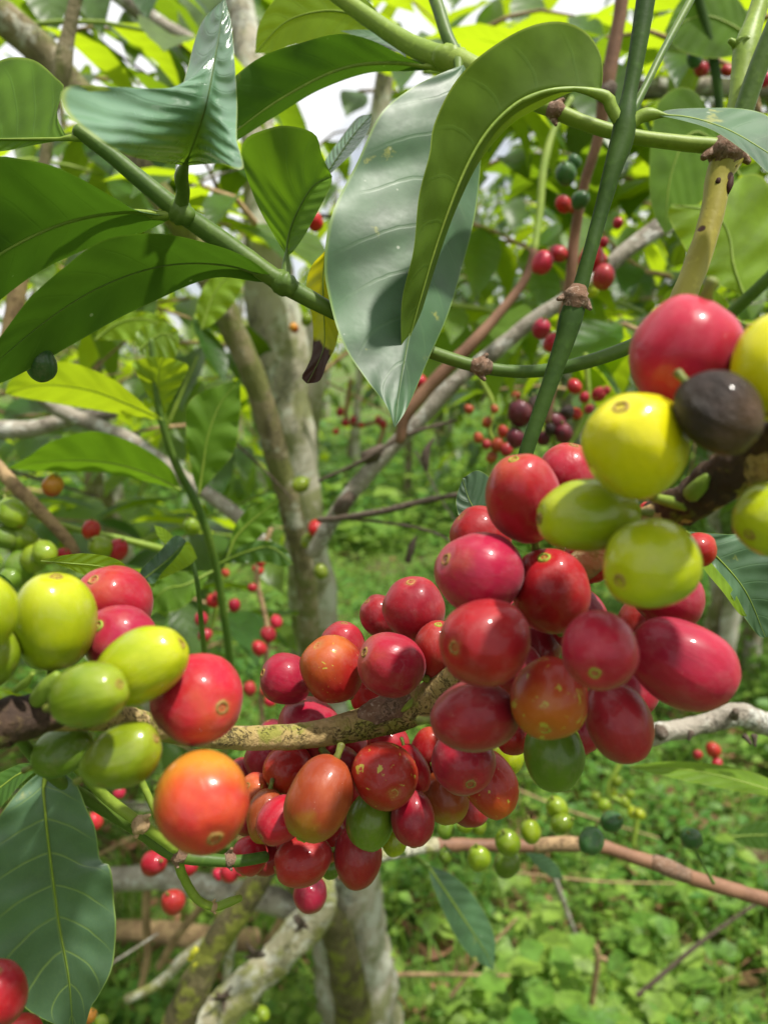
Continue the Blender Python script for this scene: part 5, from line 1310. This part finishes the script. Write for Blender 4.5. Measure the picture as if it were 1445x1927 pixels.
lo_ = litter.build('leaf_litter', M['dead_leaf']); tag(lo_, 'dry brown leaves and bits of twig on the soil', 'leaf litter', kind='stuff')

# broad-leaved weeds one can pick out
BW = [(955, 1660, 3, .05, 'pale arrow-shaped'), (1290, 1690, 4, .055, 'heart-shaped'), (900, 1880, 3, .05, 'yellow-green'), (1210, 1885, 4, .055, 'pale rounded'), (1380, 1620, 4, .04, 'bright small-leaved'),
      (1000, 1780, 3, .05, 'single-leaf lime'), (820, 1760, 4, .04, 'dark-stemmed green')]
WL = ['pale arrow-leaved weed beside the hanging shaded leaf', 'heart-leaved green weed under the brown end of the reddish twig', 'yellow-green broad weed at the bottom by the pale trunk foot', 'pale rounded-leaf weed at the bottom among dark grass',
      'bright small-leaved weed next to the single mid-green leaf', 'lime broad-leaved weed next to bare brown soil', 'green weed close beside the pale trunk foot']
for i, (px, py, nl, L, _) in enumerate(BW):
    c = PG(px, py, .06)
    root = empty('weed', (c.x, c.y, gz(c.x, c.y)), WL[i], 'weed', 'broad-leaved weeds on the ground')
    st = MB(); tube(st, [V((c.x, c.y, gz(c.x, c.y))), V((c.x + .005, c.y, .06)), V((c.x, c.y, .11))], [.002, .0018, .001], seg=6)
    st.build('stem', M['stem_lime'], root)
    for k in range(nl):
        a = k * 6.28 / nl + r.uniform(-.4, .4) + i
        mb = MB()
        add_leaf(mb, V((c.x, c.y, .07 + .012 * k)), V((cos(a), sin(a) , r.uniform(-.1, .4))), V((0, -.35, 1)), L * r.uniform(.9, 1.4), L * r.uniform(.7, .9), .6, .2, r.uniform(0, .4))
        mb.build('leaf', M['fol_weed'], root)
# dry stalk standing in the weeds
ds = empty('dead_weed', PG(1110, 1927, 0), 'forked tan dry stalk standing in the weeds at the bottom', 'weed')
bar('stem', [(1108, 2010, 1.0, 11), (1112, 1900, 1.0, 12), (1124, 1800, 1.0, 11), (1110, 1770, 1.0, 10)], M['twig_tan'], ds, mode='Y', rough=.12)
bar('side_twig', [(1124, 1800, 1.0, 9), (1140, 1806, 1.0, 8)], M['twig_tan'], ds, mode='Y')

# ------------------------------------------------------------------ the coffee trees behind
coffee_tree('gappy coffee tree at the back against the bright sky, farthest from the long grey branch', -1.55, 2.5, 2.0, 2, 101, dens=.75, top_thin=.4, mat='fol_back')
coffee_tree('coffee tree right behind the pale trunk, sunlit yellow-green crown', -.62, 1.75, 1.75, 2, 102, dens=.62, top_thin=.5, spread=.62, z0=.75)
coffee_tree('coffee tree standing past the sky gap behind the long grey leaf', .1, 5.2, 2.15, 2, 103, dens=.7, top_thin=.55, spread=.85, z0=.95)
coffee_tree('shady coffee tree behind the upright dark green stem', 1.0, 2.3, 2.35, 2, 104, dens=.55, z0=1.0, spread=.7, top_thin=.4)
far_ = coffee_tree('dense dark coffee tree behind the spotted yellow-brown stem', 1.25, 2.6, 2.5, 3, 105, dens=.9, z0=.6, mat='fol_deep', spread=.8)
coffee_tree('distant coffee tree rising over the sunny grass', -.75, 5.0, 2.2, 2, 106, dens=.7, top_thin=.4, spread=.9, z0=.5)
coffee_tree('distant coffee tree beyond the long grey dry branch', 1.1, 4.6, 2.7, 3, 107, dens=.8, spread=.9, z0=.4, mat='fol_deep')
coffee_tree('distant coffee tree behind the bright leafy shoot', -1.6, 4.2, 2.1, 2, 108, dens=.7, top_thin=.4, spread=.9, z0=.3)
coffee_tree('farthest coffee tree seen over the big pinkish-red cherry', 2.4, 4.4, 2.8, 3, 109, dens=.85, spread=.9, z0=.3, mat='fol_deep')
coffee_tree('low dark-leaved coffee bush behind the cluster of green cherries', -.85, 1.35, .95, 2, 110, dens=.8, spread=.5, z0=.25, mat='fol_back')

# the far row: copies of three trees, then unseen trees added round the camera to cut the sky light
def copy_tree(o, parent=None):
    c = o.copy(); COL.objects.link(c)
    if parent is not None: c.parent = parent
    for ch in o.children: copy_tree(ch, c)
    return c
PROT = [o for o in list(COL.objects) if o.name.startswith('coffee_tree') and o != nt_]
rr_ = random.Random(5)
FAR = [(-3.4, 5.2), (-2.5, 6.2), (-1.2, 6.6), (-.3, 6.1), (.5, 6.8), (1.6, 6.4), (2.7, 6.0), (3.8, 5.4), (-4.6, 7.4), (-2.0, 8.6), (.2, 9.0), (2.2, 8.8), (4.8, 7.8), (-.9, 10.8), (1.3, 11), (3.6, 10.6), (-3.6, 10.4)]
for i, (x, y) in enumerate(FAR):
    c = copy_tree(PROT[i % len(PROT)])
    c.location = (x, y, gz(x, y) - .02); c.rotation_euler = (0, 0, rr_.uniform(0, 6.28)); s_ = rr_.uniform(.95, 1.2) * (1.0 if y < 8 else 1.3); c.scale = (s_, s_, s_)
    c['label'] = 'blurred coffee tree in the far row beyond the sunny grass'; c['group'] = 'far row of coffee trees'
for i, (x, y) in enumerate([(-1.7, -.5), (1.9, -.6), (-1.75, .75), (1.8, .9), (-2.3, .1), (2.3, .1), (.4, -3.0)]):  # added out-of-view trees that hold back ambient light from the open sky
    c = copy_tree(PROT[(i * 3 + 4) % len(PROT)])
    c.location = (x, y, gz(x, y)); c.rotation_euler = (0, 0, rr_.uniform(0, 6.28)); c.scale = (1.15, 1.15, 1.25)
    c['label'] = 'unseen coffee tree added beside or behind the viewer to cut the sky light'; c['group'] = 'unseen coffee trees added to cut the sky light'

# leafy twigs of the near tree filling the upper picture
TW = [  # px, py, Y start -> end, leaf length
 ((-60, 60, .75), (160, 40, .72), (330, 70, .70), .11), ((200, -60, .95), (300, 60, .92), (420, 130, .9), .12), ((330, 160, 1.0), (250, 260, .95), (160, 330, .9), .11),
 ((-80, 330, .7), (60, 300, .72), (200, 330, .74), .10), ((420, 380, .8), (400, 330, .78), (360, 260, .76), .10), ((480, 420, .62), (440, 370, .6), (380, 350, .6), .09),
 ((-60, 520, .8), (60, 470, .8), (150, 430, .82), .10), ((120, 560, .75), (230, 560, .75), (360, 600, .75), .10), ((900, 60, .95), (990, 20, .92), (1080, 30, .9), .12), ((1120, 90, .8), (1060, 120, .8), (980, 90, .8), .12),
 ((1300, 90, .7), (1230, 60, .7), (1140, 70, .7), .11), ((1460, 30, .7), (1380, 40, .72), (1290, 20, .74), .11), ((1470, 240, .7), (1400, 220, .72), (1320, 230, .74), .11),
 ((880, 330, .9), (940, 300, .88), (1010, 310, .86), .10), ((850, 470, .8), (920, 450, .78), (990, 460, .76), .09), ((820, 560, .85), (900, 520, .83), (980, 560, .8), .10), ((1260, 520, .75), (1190, 500, .73), (1120, 420, .72), .10),
 ((1240, 640, .6), (1180, 610, .6), (1110, 640, .62), .10), ((1010, 560, .7), (960, 600, .7), (880, 610, .7), .09), ((1230, 360, .8), (1170, 330, .8), (1110, 300, .8), .10),
 ((1450, 620, .6), (1380, 640, .62), (1300, 700, .64), .10), ((1460, 400, .75), (1380, 330, .74), (1280, 330, .72), .10),
 ((240, 1140, .7), (330, 1120, .7), (430, 1150, .7), .09), ((240, 1230, .8), (340, 1240, .8), (470, 1180, .8), .09), ((-40, 1130, .6), (60, 1120, .6), (150, 1090, .62), .09),
 ((560, 330, 1.2), (610, 260, 1.2), (680, 240, 1.2), .10), ((700, 20, 1.1), (740, -20, 1.1), (820, 40, 1.1), .12), ((500, -30, .8), (560, 30, .8), (640, -10, .8), .12),
]
r = random.Random(41)
def more(n, x0, x1, y0, y1, Y0, Y1, L0, L1):
    for k in range(n):
        x, y, Y = r.uniform(x0, x1), r.uniform(y0, y1), r.uniform(Y0, Y1)
        if 520 < x < 690 and 110 < y < 230: continue
        sg = r.choice((-1, 1)); ln = r.uniform(120, 240) / (Y + .3)
        TW.append(((x - sg * ln * .5, y + r.uniform(-.3, .5) * ln * .5, Y + .03), (x, y, Y), (x + sg * ln * .5, y + r.uniform(-.2, .5) * ln * .5, Y - .03), r.uniform(L0, L1)))
more(20, -60, 560, -60, 420, .75, 1.5, .10, .13)
more(9, 560, 900, -60, 200, 1.0, 1.7, .10, .13)
more(20, 860, 1480, -40, 620, .65, 1.4, .09, .12)
more(14, -40, 480, 480, 1180, .7, 1.3, .08, .11)
more(24, -40, 560, 420, 1200, .9, 1.9, .10, .13)
more(12, 860, 1500, 330, 820, 1.0, 1.9, .10, .13)
more(5, 560, 860, 330, 640, 1.4, 2.2, .10, .13)
r = random.Random(77)
for i, (a, b, c, L) in enumerate(TW):
    st = MB(); fo = MB()
    leafy_twig(st, fo, [PY(*a), PY(*b), PY(*c)], .0028, r, L, L * .5, .0, .55)
    so_ = st.build('twig', M['stem_lime' if i % 3 == 0 else 'twig_tan'], nt_ if a[0] < 600 else far_)
    fo.build('foliage', M['fol_deep' if i % 3 == 1 else 'fol_back'], so_, loc=None)

# fine dry twigs crossing behind the leaves
for k in range(46):
    x, y, Y = r.uniform(-40, 1480), r.uniform(150, 1000) if k % 3 else r.uniform(1500, 1900), r.uniform(.55, 1.3)
    if 1440 > x > 620 and y > 1400: Y = r.uniform(.95, 1.25)
    a = r.uniform(-1.2, 1.2); ln = r.uniform(80, 220)
    pts = [(x - cos(a) * ln, y + sin(a) * ln, Y), (x + r.uniform(-14, 14), y + r.uniform(-14, 14), Y + .01), (x + cos(a) * ln, y - sin(a) * ln, Y + .02)]
    w0 = r.uniform(4, 11)
    bar('twig', [(p[0], p[1], p[2], w0 * (1 - .25 * i)) for i, p in enumerate(pts)], M[r.choice(('twig_tan', 'grey_branch', 'dark_twig', 'twig_tan', 'stem_lime'))], nt_ if x < 600 else far_, rough=.15, rscale=120, mode='Y', seg=6, seed=k)
